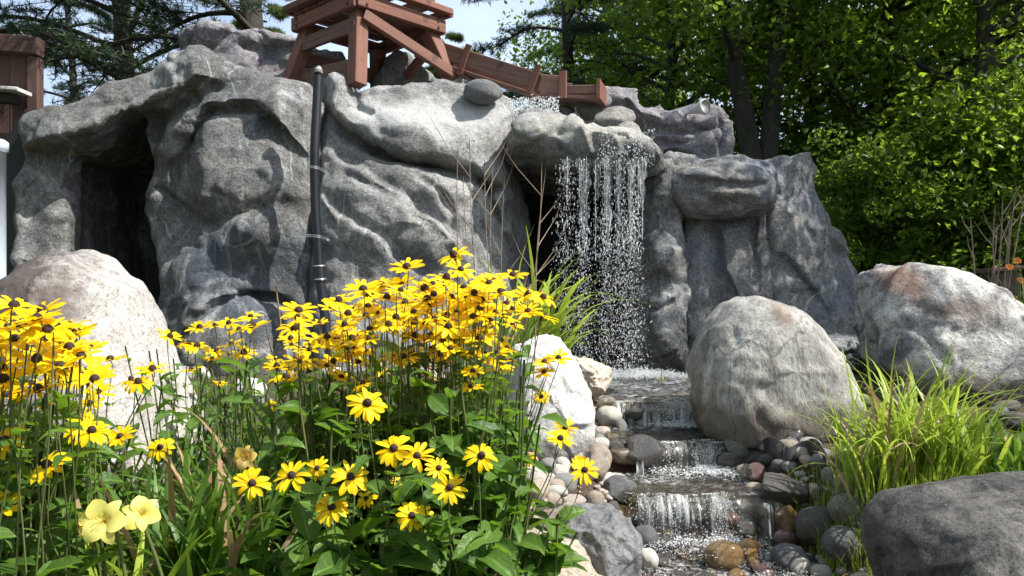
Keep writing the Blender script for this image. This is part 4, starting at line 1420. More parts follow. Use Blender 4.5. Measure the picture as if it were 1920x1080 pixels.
def beam(name, a, b, w_, h_, mat, parent, roll=None, ch=0.006, inv=None):
    """a squared timber from a to b with eased edges; w_ sideways, h_ along the roll vector"""
    a = Vector(a); b = Vector(b)
    L_ = (b - a).length
    w2, h2 = w_ / 2, h_ / 2
    prof = [(-w2 + ch, -h2), (w2 - ch, -h2), (w2, -h2 + ch), (w2, h2 - ch), (w2 - ch, h2), (-w2 + ch, h2), (-w2, h2 - ch), (-w2, -h2 + ch)]
    V = [(x, y, z) for x in (-L_ / 2, L_ / 2) for y, z in prof]
    F = [[k, (k + 1) % 8, 8 + (k + 1) % 8, 8 + k] for k in range(8)] + [list(range(8))[::-1], list(range(8, 16))]
    me = mesh_py(name, V, F, mat)
    X = (b - a).normalized()
    up = Vector(roll) if roll is not None else Vector((0, 0, 1))
    Y = up.cross(X).normalized()
    Z = X.cross(Y)
    m4 = Matrix((X, Y, Z)).transposed().to_4x4()
    m4.translation = (a + b) / 2
    o = ob(name, me, parent)
    if inv is not None: o.matrix_parent_inverse = inv
    o.matrix_basis = m4
    return o


TW = Vector((-1.36, 6.9, 2.66))
tower = tag(empty('wooden_tower', TW), 'red-brown timber tower on splayed legs on top of the rock wall', 'tower')
TI = Matrix.Translation(-TW)
yaw = math.radians(47)
e1 = Vector((math.cos(yaw), math.sin(yaw), 0)); e2 = Vector((-math.sin(yaw), math.cos(yaw), 0))
TZ = 3.36
S1, S2 = 0.90, 0.88
N0 = Vector((-1.33, 6.93, 0))
Z3 = lambda z: Vector((0, 0, z))
ctr = N0 + e1 * S1 / 2 + e2 * S2 / 2
corner = lambda i, j, e=0.0: N0 + e1 * (S1 * i + e * (2 * i - 1)) + e2 * (S2 * j + e * (2 * j - 1))
basez = {(0, 0): 2.70, (1, 0): 2.93, (0, 1): 2.80, (1, 1): 2.86}
splay = {(0, 0): 0.03, (1, 0): 0.10, (0, 1): 0.10, (1, 1): 0.02}
for (i, j), bz in basez.items():
    beam('leg', corner(i, j, splay[(i, j)]) + Z3(bz - 0.02), corner(i, j, -0.05) + Z3(TZ), 0.125, 0.125, M['wood'], tower, roll=e1, inv=TI)
# frame under the floor
for a_, b_ in (((0, 0), (1, 0)), ((0, 0), (0, 1)), ((1, 0), (1, 1)), ((0, 1), (1, 1))):
    beam('frame_beam', corner(*a_, 0.05) + Z3(TZ + 0.05), corner(*b_, 0.05) + Z3(TZ + 0.05), 0.055, 0.12, M['wood'], tower, inv=TI)
for k in range(7):
    t = (k + 0.5) / 7
    p = N0 + e2 * (S2 * t)
    beam('floor_plank', p - e1 * 0.07 + Z3(TZ + 0.135 + 0.002 * (k % 2)), p + e1 * (S1 + 0.07) + Z3(TZ + 0.135 + 0.002 * (k % 2)), S2 / 7 - 0.012, 0.03, M['wood_old'], tower, inv=TI)
for a_, b_ in (((0, 0), (1, 0)), ((0, 0), (0, 1)), ((1, 0), (1, 1)), ((0, 1), (1, 1))):
    beam('rim_board', corner(*a_, 0.09) + Z3(TZ + 0.19), corner(*b_, 0.09) + Z3(TZ + 0.19), 0.10, 0.06, M['wood'], tower, inv=TI)
for s_ in range(2):
    q = -0.04 - 0.17 * s_
    for a_, b_ in (((0, 0), (1, 0)), ((0, 0), (0, 1)), ((1, 0), (1, 1)), ((0, 1), (1, 1))):
        beam('wall_board', corner(*a_, q + 0.02) + Z3(TZ + 0.30 + s_ * 0.13), corner(*b_, q + 0.02) + Z3(TZ + 0.30 + s_ * 0.13), 0.05, 0.125, M['wood_old'], tower, inv=TI)
for (i, j) in basez:
    for q, ax_ in ((-1, e2), (1, e1)):
        for zz in (0.02, 0.085):
            c_ = corner(i, j, 0.075) + Z3(TZ + zz)
            b_ = MB()
            s_ = (1 if (i if ax_ is e1 else j) else -1)
            o_ = corner(i, j, 0.05) + ax_ * s_ * 0.026 + Z3(TZ + zz) - (e1 if ax_ is e2 else e2) * (0.09 * (1 if (i if ax_ is e2 else j) else -1))
            b_.tube([o_, o_ + ax_ * s_ * 0.010], 0.013, 8)
            bo = ob('bolt', b_.me('bolt', M['wood_bolt']), tower); bo.matrix_parent_inverse = TI
# braces
beam('brace', corner(0, 0, -0.03) + Z3(TZ - 0.06) - e2 * 0.07, corner(1, 0, 0.09) + Z3(2.96) - e2 * 0.06, 0.05, 0.10, M['wood'], tower, roll=-e2.cross(Vector((0.8, 0, -0.5))), inv=TI)
beam('brace', corner(1, 0, -0.02) + Z3(TZ - 0.08) + e1 * 0.02, corner(1, 1, 0.03) + Z3(2.80) + e1 * 0.02, 0.05, 0.10, M['wood'], tower, inv=TI)
beam('brace', corner(0, 1, 0.0) + Z3(3.10), corner(1, 1, 0.0) + Z3(3.10), 0.05, 0.14, M['wood_old'], tower, inv=TI)
beam('cross_rail', corner(0, 0, 0) + Z3(TZ - 0.15) - e1 * 0.02, corner(0, 1, 0) + Z3(TZ - 0.15) - e1 * 0.02, 0.04, 0.13, M['wood_old'], tower, inv=TI)
beam('cross_rail', corner(0, 0, 0) + Z3(2.86) + e1 * 0.06, corner(0, 1, 0.05) + Z3(2.90) + e1 * 0.06, 0.05, 0.18, M['wood_old'], tower, inv=TI)
beam('roof_block', ctr + e1 * 0.14 - e2 * 0.2 + Z3(TZ + 0.62), ctr + e1 * 0.14 + e2 * 0.2 + Z3(TZ + 0.62), 0.3, 0.14, M['wood'], tower, inv=TI)

FA, FB, FC = W(795, 88, 7.85), W(1020, 160, 7.35), W(1128, 168, 7.2)
flume = tag(empty('wooden_flume', FA), 'sloping red-brown plank water flume running from the tower to the waterfall', 'flume')
FI = Matrix.Translation(-FA)
fx = (FB - FA).normalized()
fs = Vector((0, 0, 1)).cross(fx).normalized()
fu = fx.cross(fs)
for sgn, nm in ((-1, 'near'), (1, 'far')):
    beam('side_board', FA + fs * sgn * 0.13 + fu * 0.0, FB + fs * sgn * 0.13, 0.035, 0.155, M['wood_old'], flume, inv=FI)
beam('bottom_board', FA - fu * 0.115, FB - fu * 0.115, 0.23, 0.028, M['wood_old'], flume, inv=FI)
for t in (0.42, 0.97):
    p = FA + (FB - FA) * t
    beam('batten', p - fs * 0.165 - fu * 0.14, p - fs * 0.165 + fu * 0.125, 0.06, 0.03, M['wood'], flume, roll=fs, inv=FI)
    beam('batten', p - fs * 0.18 - fu * 0.145, p + fs * 0.18 - fu * 0.145, 0.06, 0.03, M['wood'], flume, inv=FI)
gx_ = (FC - FB).normalized(); gs = Vector((0, 0, 1)).cross(gx_).normalized()
for sgn in (-1, 1):
    beam('side_board', FB + gs * sgn * 0.13 + Z3(-0.02), FB + (FC - FB) * 0.42 + gs * sgn * 0.13 + Z3(-0.02), 0.035, 0.17, M['wood_old'], flume, inv=FI)
    beam('side_board', FB + (FC - FB) * 0.42 + gs * sgn * 0.13 + Z3(-0.06), FC + gs * sgn * 0.13 + Z3(-0.03), 0.035, 0.08, M['wood_old'], flume, inv=FI)
beam('bottom_board', FB + Z3(-0.115), FC + Z3(-0.115), 0.30, 0.03, M['wood_old'], flume, inv=FI)
beam('end_board', FC - gs * 0.17 + Z3(-0.03), FC + gs * 0.17 + Z3(-0.03), 0.03, 0.18, M['wood'], flume, inv=FI)
p = FB + (FC - FB) * 0.40
beam('end_board', p - gs * 0.165 + Z3(-0.14), p - gs * 0.165 + Z3(0.10), 0.07, 0.03, M['wood'], flume, roll=gs, inv=FI)

# ------------------------------------------------------------------ black drain pipe on the wall
M['pipe'] = plain('black_pipe_plastic', (0.012, 0.013, 0.017), 0.32, spec=0.5)
M['pvc'] = plain('grey_plastic', (0.36, 0.37, 0.38), 0.5, noise=0.15)
M['steel'] = plain('galvanised_steel', (0.55, 0.57, 0.60), 0.35, 0.9)
PT = [W(px, py, d) for px, py, d in ((597, 138, 6.32), (594, 200, 6.28), (590, 290, 6.22), (591, 380, 6.20), (596, 460, 6.18), (600, 520, 6.16), (606, 570, 6.14), (615, 640, 6.10), (622, 700, 6.05))]
pipe = tag(empty('drain_pipe', PT[-1]), 'black plastic water pipe strapped up the rock wall', 'pipe')
PI_ = Matrix.Translation(-PT[-1])


def pobj(name, mb, mat, parent=pipe, inv=PI_, smooth=True):
    o = ob(name, mb.me(name, mat, smooth), parent)
    o.matrix_parent_inverse = inv
    return o


def bez(pts, n):
    out = []
    for i in range(len(pts) - 1):
        p0, p1, p2, p3 = pts[max(i - 1, 0)], pts[i], pts[i + 1], pts[min(i + 2, len(pts) - 1)]
        for k in range(n):
            t = k / n
            out.append(0.5 * ((2 * p1) + (p2 - p0) * t + (2 * p0 - 5 * p1 + 4 * p2 - p3) * t * t + (3 * p1 - p0 - 3 * p2 + p3) * t ** 3))
    out.append(pts[-1].copy())
    return out


b_ = MB(); b_.tube(bez(PT, 6), 0.036, 20); pobj('tube', b_, M['pipe'])
b_ = MB()
q0 = PT[0]
b_.tube([q0 + Z3(-0.03), q0 + Z3(0.015), q0 + Z3(0.016), q0 + Z3(0.045), q0 + Z3(0.06)], [0.031, 0.031, 0.027, 0.025, 0.014], 18)
for k in range(5):
    b_.tube([q0 + Z3(-0.02 + k * 0.011), q0 + Z3(-0.014 + k * 0.011)], [0.034, 0.034], 18)
pobj('threaded_cap', b_, M['pvc'])


def ring(name, py0, py1, rad, mat):
    bb = bez(PT, 20)
    zz = [EYE - (py - HOR) / FPX * 6.2 for py in (py0, py1)]
    pts = [p for p in bb if zz[1] <= p.z <= zz[0]]
    mb = MB(); mb.tube(pts, rad, 20); pobj(name, mb, mat)


ring('coupling', 500, 529, 0.046, M['pipe'])
ring('clamp', 497, 503, 0.048, M['steel']); ring('clamp', 521, 527, 0.048, M['steel'])
ring('clamp', 157, 163, 0.040, M['steel']); ring('clamp', 178, 183, 0.040, M['steel'])


def strap(px0, px1, py, sag):
    bb = bez(PT, 20)
    z = EYE - (py - HOR) / FPX * 6.2
    c = min(bb, key=lambda p: abs(p.z - z))
    V = []; F = []
    xl = (px0 - 960) / FPX * 6.25; xr = (px1 - 960) / FPX * 6.25
    ns = 26
    pts = []
    pts.append(Vector((xl, c.y + 0.07, c.z + 0.01)))
    for k in range(ns):
        th = math.pi - math.pi * k / (ns - 1)
        pts.append(Vector((c.x + 0.040 * math.cos(th), c.y - 0.040 * math.sin(th), c.z - 0.015 * k / ns)))
    pts.append(Vector((c.x + 0.06, c.y + 0.045, c.z - 0.02)))
    pts.append(Vector((xr, c.y + 0.055, c.z - sag)))
    hh = 0.010
    # perforated band: two edge strips with bridges between the holes
    dense = []
    for i in range(len(pts) - 1):
        m_ = max(1, int((pts[i + 1] - pts[i]).length / 0.007))
        for k in range(m_): dense.append(pts[i].lerp(pts[i + 1], k / m_))
    dense.append(pts[-1])
    for p in dense:
        for dz in (-hh, -hh * 0.45, hh * 0.45, hh):
            V.append(p + Vector((0, 0, dz)))
    for i in range(len(dense) - 1):
        a = i * 4
        F.append([a, a + 4, a + 5, a + 1]); F.append([a + 2, a + 6, a + 7, a + 3])
        if i % 3 == 0: F.append([a + 1, a + 5, a + 6, a + 2])
    mb = MB(); mb.add(V, F)
    pobj('strap', mb, M['steel'], smooth=False)


strap(574, 616, 311, 0.05); strap(557, 618, 442, 0.035)

# ------------------------------------------------------------------ plank fence with a shelf, and the pale post in front of it
FD = 7.2
fl = W(66, 560, FD); fl.z = hz(fl.x, FD)
fence = tag(empty('plank_fence', fl), 'brown plank fence panel with a thick top rail at the left edge', 'fence')
FE = Matrix.Translation(-fl)
zt = W(0, 100, FD).z
px = lambda p: (p - 960) / FPX * FD
beam('post', (px(66), FD, fl.z - 0.1), (px(66), FD, W(0, 110, FD).z), 0.10, 0.10, M['wood_fence'], fence, roll=(1, 0, 0), inv=FE)
beam('top_rail', (px(-260), FD - 0.02, W(0, 62, FD).z), (px(78), FD - 0.02, W(0, 90, FD).z), 0.13, 0.15, M['wood_fence'], fence, inv=FE)
for k in range(7):
    xx = px(48) - 0.075 - k * 0.152
    beam('board', (xx, FD + 0.02 + 0.004 * (k % 2), fl.z), (xx, FD + 0.02 + 0.004 * (k % 2), W(0, 92 - k * 4, FD).z), 0.022, 0.148, M['wood_fence'], fence, roll=(1, 0, 0), inv=FE)
beam('bottom_rail', (px(-260), FD - 0.02, fl.z + 0.25), (px(58), FD - 0.02, fl.z + 0.25), 0.06, 0.12, M['wood_fence'], fence, inv=FE)
M['white_board'] = plain('weathered_white_board', (0.55, 0.55, 0.54), 0.7, noise=0.2)
sh = W(20, 172, FD - 0.16)
shelf = tag(empty('wall_lamp', sh), 'weathered pale board shade over a dark box lamp on the fence', 'lamp')
SI = Matrix.Translation(-sh)
beam('shade_board', W(-40, 166, FD - 0.18), W(46, 172, FD - 0.18), 0.22, 0.03, M['white_board'], shelf, inv=SI)
M['black_metal'] = plain('black_metal', (0.02, 0.018, 0.018), 0.5)
beam('lamp_box', W(-30, 183, FD - 0.13), W(32, 187, FD - 0.13), 0.12, 0.075, M['black_metal'], shelf, inv=SI)
M['blue_white'] = plain('pale_blue_painted_metal', (0.52, 0.60, 0.68), 0.4, noise=0.06)
pd = 5.2
pb = Vector(((-11 - 960) / FPX * pd, pd, 0.2))
post = tag(empty('sign_post', pb), 'pale blue-white round post with a cap at the left edge', 'post')
PB = Matrix.Translation(-pb)
b_ = MB(); zt = W(0, 270, pd).z
b_.tube([Vector((pb.x, pd, 0.1)), Vector((pb.x, pd, zt))], [0.068, 0.068], 28); pobj('post_body', b_, M['blue_white'], post, PB)
b_ = MB()
b_.tube([Vector((pb.x, pd, zt - 0.05)), Vector((pb.x, pd, zt - 0.045)), Vector((pb.x, pd, zt + 0.012)), Vector((pb.x, pd, zt + 0.03))], [0.070, 0.082, 0.082, 0.06], 28); pobj('post_cap', b_, M['blue_white'], post, PB)
# black panel standing in for the dark shade between fence and cave
M['liner_and_shade_black'] = plain('black_rubber_and_gap_shade', (0.018, 0.018, 0.02), 0.45)
sd_ = 6.85
P = [W(u, v_, sd_) for u, v_ in ((-30, 262), (14, 258), (47, 204), (52, 560), (52, 690), (-30, 690))]
b_ = MB()
n_ = len(P)
b_.add([p for p in P] + [p + Vector((0, 0.02, 0)) for p in P], [list(range(n_))[::-1], list(range(n_, 2 * n_))] + [[k, (k + 1) % n_, n_ + (k + 1) % n_, n_ + k] for k in range(n_)])
tag(ob('gap_shade_panel', b_.me('gap_shade_panel', M['liner_and_shade_black'])), 'black panel with a slanted top, standing in for shade between the fence and the rock wall', 'sheet')
# wooden half door in the cave mouth
gd = 7.3
gl_ = W(275, 700, gd); gl_.z = hz(gl_.x, gd)
gate = tag(empty('half_gate', gl_), 'low wooden gate boards just inside the cave mouth', 'gate')
GI = Matrix.Translation(-gl_)
pg = lambda p: (p - 960) / FPX * gd
beam('top_rail', (pg(120), gd - 0.03, W(0, 592, gd).z), (pg(300), gd - 0.03, W(0, 592, gd).z), 0.05, 0.13, M['wood_fence'], gate, inv=GI)
for k in range(7):
    xx = pg(290) - k * 0.14
    beam('board', (xx, gd, gl_.z), (xx, gd, W(0, 596, gd).z), 0.022, 0.132, M['wood_fence'], gate, roll=(1, 0, 0), inv=GI)

# ------------------------------------------------------------------ floodlight on the stepped rock
lp = W(1312, 207, 7.62)
lamp = tag(empty('floodlight', lp), 'small round weatherproof floodlight on top of the stepped lavender rock', 'lamp')
LI = Matrix.Translation(-lp)
M['lamp_grey'] = plain('painted_grey_metal', (0.50, 0.50, 0.50), 0.5, noise=0.12)
M['lens'] = plain('frosted_lens', (0.62, 0.62, 0.58), 0.12)
ld = Vector((0.55, -0.8, 0.05)).normalized()
c0 = W(1318, 201, 7.5)
b_ = MB(); b_.tube([c0 - ld * 0.15, c0 - ld * 0.145, c0 - ld * 0.10, c0 - ld * 0.05, c0, c0 + ld * 0.012], [0.015, 0.030, 0.038, 0.052, 0.070, 0.072], 24); pobj('housing', b_, M['lamp_grey'], lamp, LI)
b_ = MB(); b_.tube([c0 + ld * 0.008, c0 + ld * 0.030, c0 + ld * 0.034], [0.074, 0.074, 0.062], 24, cap=False); pobj('bezel', b_, M['lamp_grey'], lamp, LI)
b_ = MB(); b_.tube([c0 + ld * 0.014, c0 + ld * 0.022], [0.063, 0.058], 24); pobj('lens', b_, M['lens'], lamp, LI)
b_ = MB(); b_.tube([c0 - ld * 0.15, c0 - ld * 0.19 + Z3(-0.01), lp + Z3(0.0) - ld * 0.2, lp + Z3(-0.08) - ld * 0.18], 0.014, 10); pobj('bracket', b_, M['lamp_grey'], lamp, LI)

# ------------------------------------------------------------------ pond liner showing between the stones
def ribbon(label, pts, hts, d0=None, th=0.006):
    P = []
    for i, (u, v_, d) in enumerate(pts):
        P.append(W(u, v_, d))
    P = bez(P, 6)
    H = np.interp(np.linspace(0, len(hts) - 1, len(P)), range(len(hts)), hts)
    V = []; F = []
    for i, p in enumerate(P):
        t = (P[min(i + 1, len(P) - 1)] - P[max(i - 1, 0)]); t.z = 0
        nn = Vector((t.y, -t.x, 0)); nn = nn.normalized() if nn.length > 1e-6 else Vector((0, -1, 0))
        g = hz(p.x, p.y)
        top = max(g + 0.02, min(p.z + H[i] * 0.5, g + 0.11))
        lean_ = 0.02 * math.sin(i * 0.7)
        for o_, zz in ((lean_, top), (th + lean_, top), (th, g - 0.06), (0, g - 0.06)):
            V.append(Vector((p.x, p.y, zz)) + nn * o_)
    n4 = len(P)
    for i in range(n4 - 1):
        for k in range(4):
            F.append([i * 4 + k, i * 4 + (k + 1) % 4, i * 4 + 4 + (k + 1) % 4, i * 4 + 4 + k])
    F.append([0, 1, 2, 3]); F.append([(n4 - 1) * 4 + k for k in (3, 2, 1, 0)])
    mb = MB(); mb.add(V, F)
    return tag(ob('pond_liner', mb.me('pond_liner', M['liner_and_shade_black'], True)), label, 'pond liner')


ribbon('black pond liner edge curving below the domed grey boulder', [(1385, 790, 3.95), (1420, 800, 3.85), (1452, 822, 3.75), (1468, 845, 3.65)], (0.02, 0.03, 0.03, 0.01))
ribbon('curled loop of black pond liner beside the grass clump', [(1468, 846, 3.62), (1500, 838, 3.6), (1530, 832, 3.55), (1545, 846, 3.45), (1536, 860, 3.4)], (0.01, 0.04, 0.05, 0.05, 0.02))
ribbon('grey black pond liner strip under the white boulder', [(1118, 770, 3.85), (1116, 800, 3.80), (1108, 835, 3.72), (1094, 866, 3.62), (1070, 880, 3.55)], (0.02, 0.10, 0.12, 0.10, 0.05))
ribbon('black pond liner edge along the huge dark boulder', [(1606, 975, 2.55), (1603, 1010, 2.45), (1612, 1045, 2.3), (1640, 1080, 2.15), (1680, 1110, 2.0)], (0.02, 0.06, 0.08, 0.08, 0.06))

# ------------------------------------------------------------------ flowers
M['petal'] = leaf_mat('yellow_petal', (0.88, 0.54, 0.004), (0.93, 0.74, 0.014), 0.45, (1.0, 0.72, 0.0), rough=0.5, spec=0.25)
M['cone'] = plain('dark_brown_cone', (0.022, 0.008, 0.006), 0.8, noise=0.5)
M['stem'] = leaf_mat('stem_green', (0.06, 0.10, 0.025), (0.13, 0.15, 0.05), 0.1)
M['leaf'] = leaf_mat('broad_leaf', (0.045, 0.105, 0.018), (0.11, 0.20, 0.035), 0.36, (0.32, 0.6, 0.03), rough=0.45, vein=True, spec=0.3)
M['blade'] = leaf_mat('strap_leaf', (0.05, 0.12, 0.02), (0.11, 0.20, 0.04), 0.3, (0.30, 0.52, 0.04), rough=0.4, spec=0.45)
M['blade_y'] = leaf_mat('yellow_green_strap_leaf', (0.22, 0.34, 0.035), (0.38, 0.48, 0.07), 0.4, (0.6, 0.75, 0.08), rough=0.4)
M['blade_grey'] = leaf_mat('grey_green_iris_leaf', (0.09, 0.15, 0.07), (0.15, 0.22, 0.10), 0.25, (0.3, 0.45, 0.15), rough=0.5)
M['dry'] = leaf_mat('dry_straw', (0.28, 0.17, 0.09), (0.45, 0.33, 0.20), 0.2, (0.5, 0.35, 0.15), rough=0.8)
M['twig'] = plain('dry_brown_stalk', (0.24, 0.18, 0.13), 0.85, noise=0.3)


def petal_mesh(k):
    L_, wd = 0.030, (0.0064, 0.0058, 0.0070, 0.0062, 0.0056)[k]
    dr = (0.10, 0.35, 0.65, 0.95, 1.3)[k]
    V = []; F = []
    ns = 7
    x = 0.005; z = 0.0; a = 0.20
    for i in range(ns):
        t = i / (ns - 1)
        wv = wd * (0.55 + 0.75 * math.sin(min(1, t * 1.25 + 0.12) * math.pi * 0.52)) * (1 if t < 0.7 else math.sqrt(max(0.02, 1 - ((t - 0.7) / 0.3) ** 2)) * 0.85 + 0.12)
        for s, zz in ((-1, 0.0006), (0, -0.0008), (1, 0.0006)):
            V.append((x, s * wv * 0.62, z + zz))
        a = 0.20 - dr * (t ** 1.2) * 1.5
        x += L_ / (ns - 1) * math.cos(a); z += L_ / (ns - 1) * math.sin(a)
    for i in range(ns - 1):
        for s in (0, 1):
            F.append([i * 3 + s, i * 3 + s + 1, i * 3 + s + 4, i * 3 + s + 3])
    return mesh_py('petal', V, F, M['petal'], True)


PETALS = [petal_mesh(k) for k in range(5)]


def cone_mesh(k):
    V = []; F = []
    r0, h0 = 0.0075, (0.0115, 0.009)[k]
    rings = 7; m_ = 14
    for i in range(rings):
        p = i / (rings - 1) * math.pi * 0.5
        rr = r0 * math.cos(p) ** 0.75 if i < rings - 1 else 0.0006
        for j in range(m_):
            th = 2 * math.pi * (j + 0.5 * (i % 2)) / m_
            k_ = 1 + 0.07 * ((j + i) % 2)
            V.append((rr * k_ * math.cos(th), rr * k_ * math.sin(th), h0 * math.sin(p)))
    for i in range(rings - 1):
        for j in range(m_):
            F.append([i * m_ + j, i * m_ + (j + 1) % m_, (i + 1) * m_ + (j + 1) % m_, (i + 1) * m_ + j])
    F.append(list(range(m_))[::-1]); F.append([(rings - 1) * m_ + j for j in range(m_)])
    return mesh_py('seed_cone', V, F, M['cone'], True)


CONES = [cone_mesh(0), cone_mesh(1)]


def leaf_mesh(k):
    """ovate pointed leaf, unit length, folded along the midrib, curling down"""
    wd = (0.24, 0.19, 0.28, 0.21)[k]
    curl = (0.5, 0.9, 0.3, 0.7)[k]
    ns = 9; V = []; F = []
    x = z = 0.0; a = 0.35
    for i in range(ns):
        t = i / (ns - 1)
        wv = wd * (math.sin(math.pi * t ** 0.72) ** 0.85 if 0 < t < 1 else 0) + (0.012 if t < 0.2 else 0.002)
        wv *= 1 + 0.07 * math.sin(i * 2.6 + k)
        for s in (-2, -1, 0, 1, 2):
            q = s / 2
            V.append((x, wv * q, z + abs(q) * wv * 0.42 + 0.012 * math.sin(i * 1.9 + s + k)))
        a = 0.35 - curl * t * 1.6
        x += math.cos(a) / (ns - 1); z += math.sin(a) / (ns - 1)
    for i in range(ns - 1):
        for s in range(4):
            F.append([i * 5 + s, i * 5 + s + 1, i * 5 + s + 6, i * 5 + s + 5])
    return mesh_py('leaf', V, F, M['leaf'], True)


LEAVES = [leaf_mesh(k) for k in range(4)]


def add_leaf(parent, at, size, az, pitch, k=None, mat=None, roll=0.0):
    o = ob('leaf', LEAVES[R.randrange(4) if k is None else k], parent, loc=at, rot=(roll, pitch, az), scale=(size, size, size), mat=mat)
    return o


def daisy(u, v_, wpx, d, label, group, lean=(0.0, 0.0), tilt=None, az=None, nleaf=4, droop=None, leafsize=0.085, petals=None):
    head = W(u, v_, d)
    bx, by = head.x + lean[0], head.y + lean[1] + R.uniform(0.0, 0.05)
    base = Vector((bx, by, hz(bx, by)))
    t = empty('black_eyed_susan', base)
    tag(t, label, 'flower', group)
    # the head
    if tilt is None: tilt = R.uniform(0.25, 0.55) if v_ < 740 else R.uniform(0.55, 0.95)
    if az is None: az = -math.pi / 2 + R.gauss(0, 0.7 if v_ < 740 else 0.32)
    nrm = Vector((math.sin(tilt) * math.cos(az), math.sin(tilt) * math.sin(az), math.cos(tilt)))
    h = head - base
    mid = [Vector((0, 0, 0)), h * 0.35 + Vector((-h.x * 0.12 + R.gauss(0, 0.008), -h.y * 0.1, h.z * 0.05)), h * 0.72 + Vector((R.gauss(0, 0.008), R.gauss(0, 0.008), h.z * 0.02)), h - nrm * 0.025, h - nrm * 0.002]
    path = bez(mid, 4)
    b_ = MB(); b_.tube(path, [0.0018 - 0.0007 * i / (len(path) - 1) for i in range(len(path))], 6)
    ob('stem', b_.me('stem', M['stem'], True), t)
    sc = wpx / FPX * d / 0.060
    q = Vector((0, 0, 1)).rotation_difference(nrm)
    cone = ob('seed_cone', R.choice(CONES), t, loc=h, rot=q, scale=(sc, sc, sc * R.uniform(0.9, 1.15)))
    npet = petals or R.randint(11, 15)
    base_k = droop if droop is not None else R.choice([0, 1, 1, 2, 2] if v_ > 740 else [0, 0, 1, 1, 2])
    if v_ < 740: sc *= 1.36
    off = R.uniform(0, 6.28)
    for i in range(npet):
        k = min(4, max(0, base_k + R.choice([-1, 0, 0, 0, 1])))
        s_ = R.uniform(0.88, 1.1)
        if R.random() < 0.035: continue
        ob('petal', PETALS[k], cone, loc=(0, 0, 0.0012 * (i % 2)), rot=(R.gauss(0, 0.18), R.gauss(0, 0.09), off + 2 * math.pi * i / npet + R.gauss(0, 0.07)), scale=(s_, R.uniform(0.85, 1.12), 1))
    for i in range(nleaf):
        f = R.uniform(0.03, 0.62) if nleaf < 8 else R.random() ** 1.2 * 0.72
        p = path[int(f * (len(path) - 1))]
        add_leaf(t, p, leafsize * R.uniform(0.7, 1.3) * (1.15 - 0.7 * f), R.uniform(0, 6.28), R.uniform(-0.5, 0.5), roll=R.gauss(0, 0.3))
    return t


fl_left = [(26, 575, 82), (81, 584, 70), (70, 599, 84), (15, 615, 60), (91, 621, 84), (132, 615, 62), (138, 630, 60), (28, 638, 82), (131, 654, 76), (167, 653, 64), (207, 675, 58), (6, 691, 70), (120, 694, 66), (94, 695, 50), (118, 677, 56), (9, 714, 78), (162, 704, 60), (178, 712, 72), (129, 716, 52), (286, 694, 58), (260, 718, 56), (247, 714, 46), (184, 737, 60), (71, 729, 34), (12, 740, 60), (45, 655, 60), (-25, 600, 80), (-30, 660, 80), (52, 612, 60), (108, 640, 60), (-15, 735, 70)]
fl_left += [(R.uniform(-40, 160), R.uniform(585, 745), R.uniform(58, 82)) for _ in range(32)]
for k, (u, v_, wp) in enumerate(fl_left):
    d = 0.070 / wp * FPX * R.uniform(0.97, 1.06)
    d = min(1.95, max(1.3, d))
    if (u, v_) == (207, 675): daisy(u, v_, wp, d, 'black-eyed susan standing alone on the right rim of the left flower clump', None, tilt=0.15, lean=(-0.02, 0))
    elif (u, v_) == (286, 694): daisy(u, v_, wp, d, 'flat black-eyed susan farthest right of the left clump, before the tall boulder', None, lean=(-0.16, 0), tilt=0.2)
    elif (u, v_) == (260, 718): daisy(u, v_, wp, d, 'drooping black-eyed susan just below the flat one before the tall boulder', None, lean=(-0.15, 0), droop=3)
    else: daisy(u, v_, wp, d, 'yellow black-eyed susan crowded in the tall clump before the left boulder', 'flowers of the left clump', lean=(R.uniform(-0.08, 0.03), 0), nleaf=4, leafsize=0.08)
for u, v_, wp, lb in [(149, 800, 60, 'left one of three black-eyed susans in a row at the foot of the left boulder'), (172, 809, 66, 'middle one of three black-eyed susans in a row at the foot of the left boulder'), (226, 819, 52, 'right one of three black-eyed susans in a row at the foot of the left boulder'),
                      (12, 827, 68, 'black-eyed susan at the left edge, level with the row of three'), (90, 873, 74, 'wide open black-eyed susan alone under the row of three at the left'), (17, 907, 40, 'small black-eyed susan near the left edge'), (3, 952, 74, 'black-eyed susan cut by the left edge, lowest at the left'),
                      (301, 840, 48, 'black-eyed susan half behind strap leaves'), (85, 755, 36, 'small orange-yellow black-eyed susan in shade under the left clump'), (170, 757, 44, 'shaded black-eyed susan under the left clump'), (130, 850, 34, 'small ragged black-eyed susan below the row of three')]:
    daisy(u, v_, wp, min(1.8, max(1.38, 0.065 / wp * FPX)), lb, None, nleaf=8, lean=(R.uniform(-0.05, 0.05), 0), leafsize=0.1)
for u, v_, wp in [(375, 615, 46), (404, 612, 44), (429, 607, 42), (318, 632, 46), (354, 646, 42), (369, 651, 50), (435, 646, 44), (449, 620, 44), (474, 616, 64), (457, 664, 50), (359, 695, 40), (405, 660, 36), (397, 674, 32), (412, 719, 26), (470, 594, 44)]:
    daisy(u, v_, wp, R.uniform(2.15, 2.4), 'black-eyed susan on a thin stem in the loose group before the base of the wall' if u != 318 else 'sideways leaning black-eyed susan farthest left of the loose group', 'flowers of the loose group' if u != 318 else None, lean=(R.uniform(-0.02, 0.10), 0), tilt=R.uniform(0.15, 0.45), nleaf=4, leafsize=0.07)
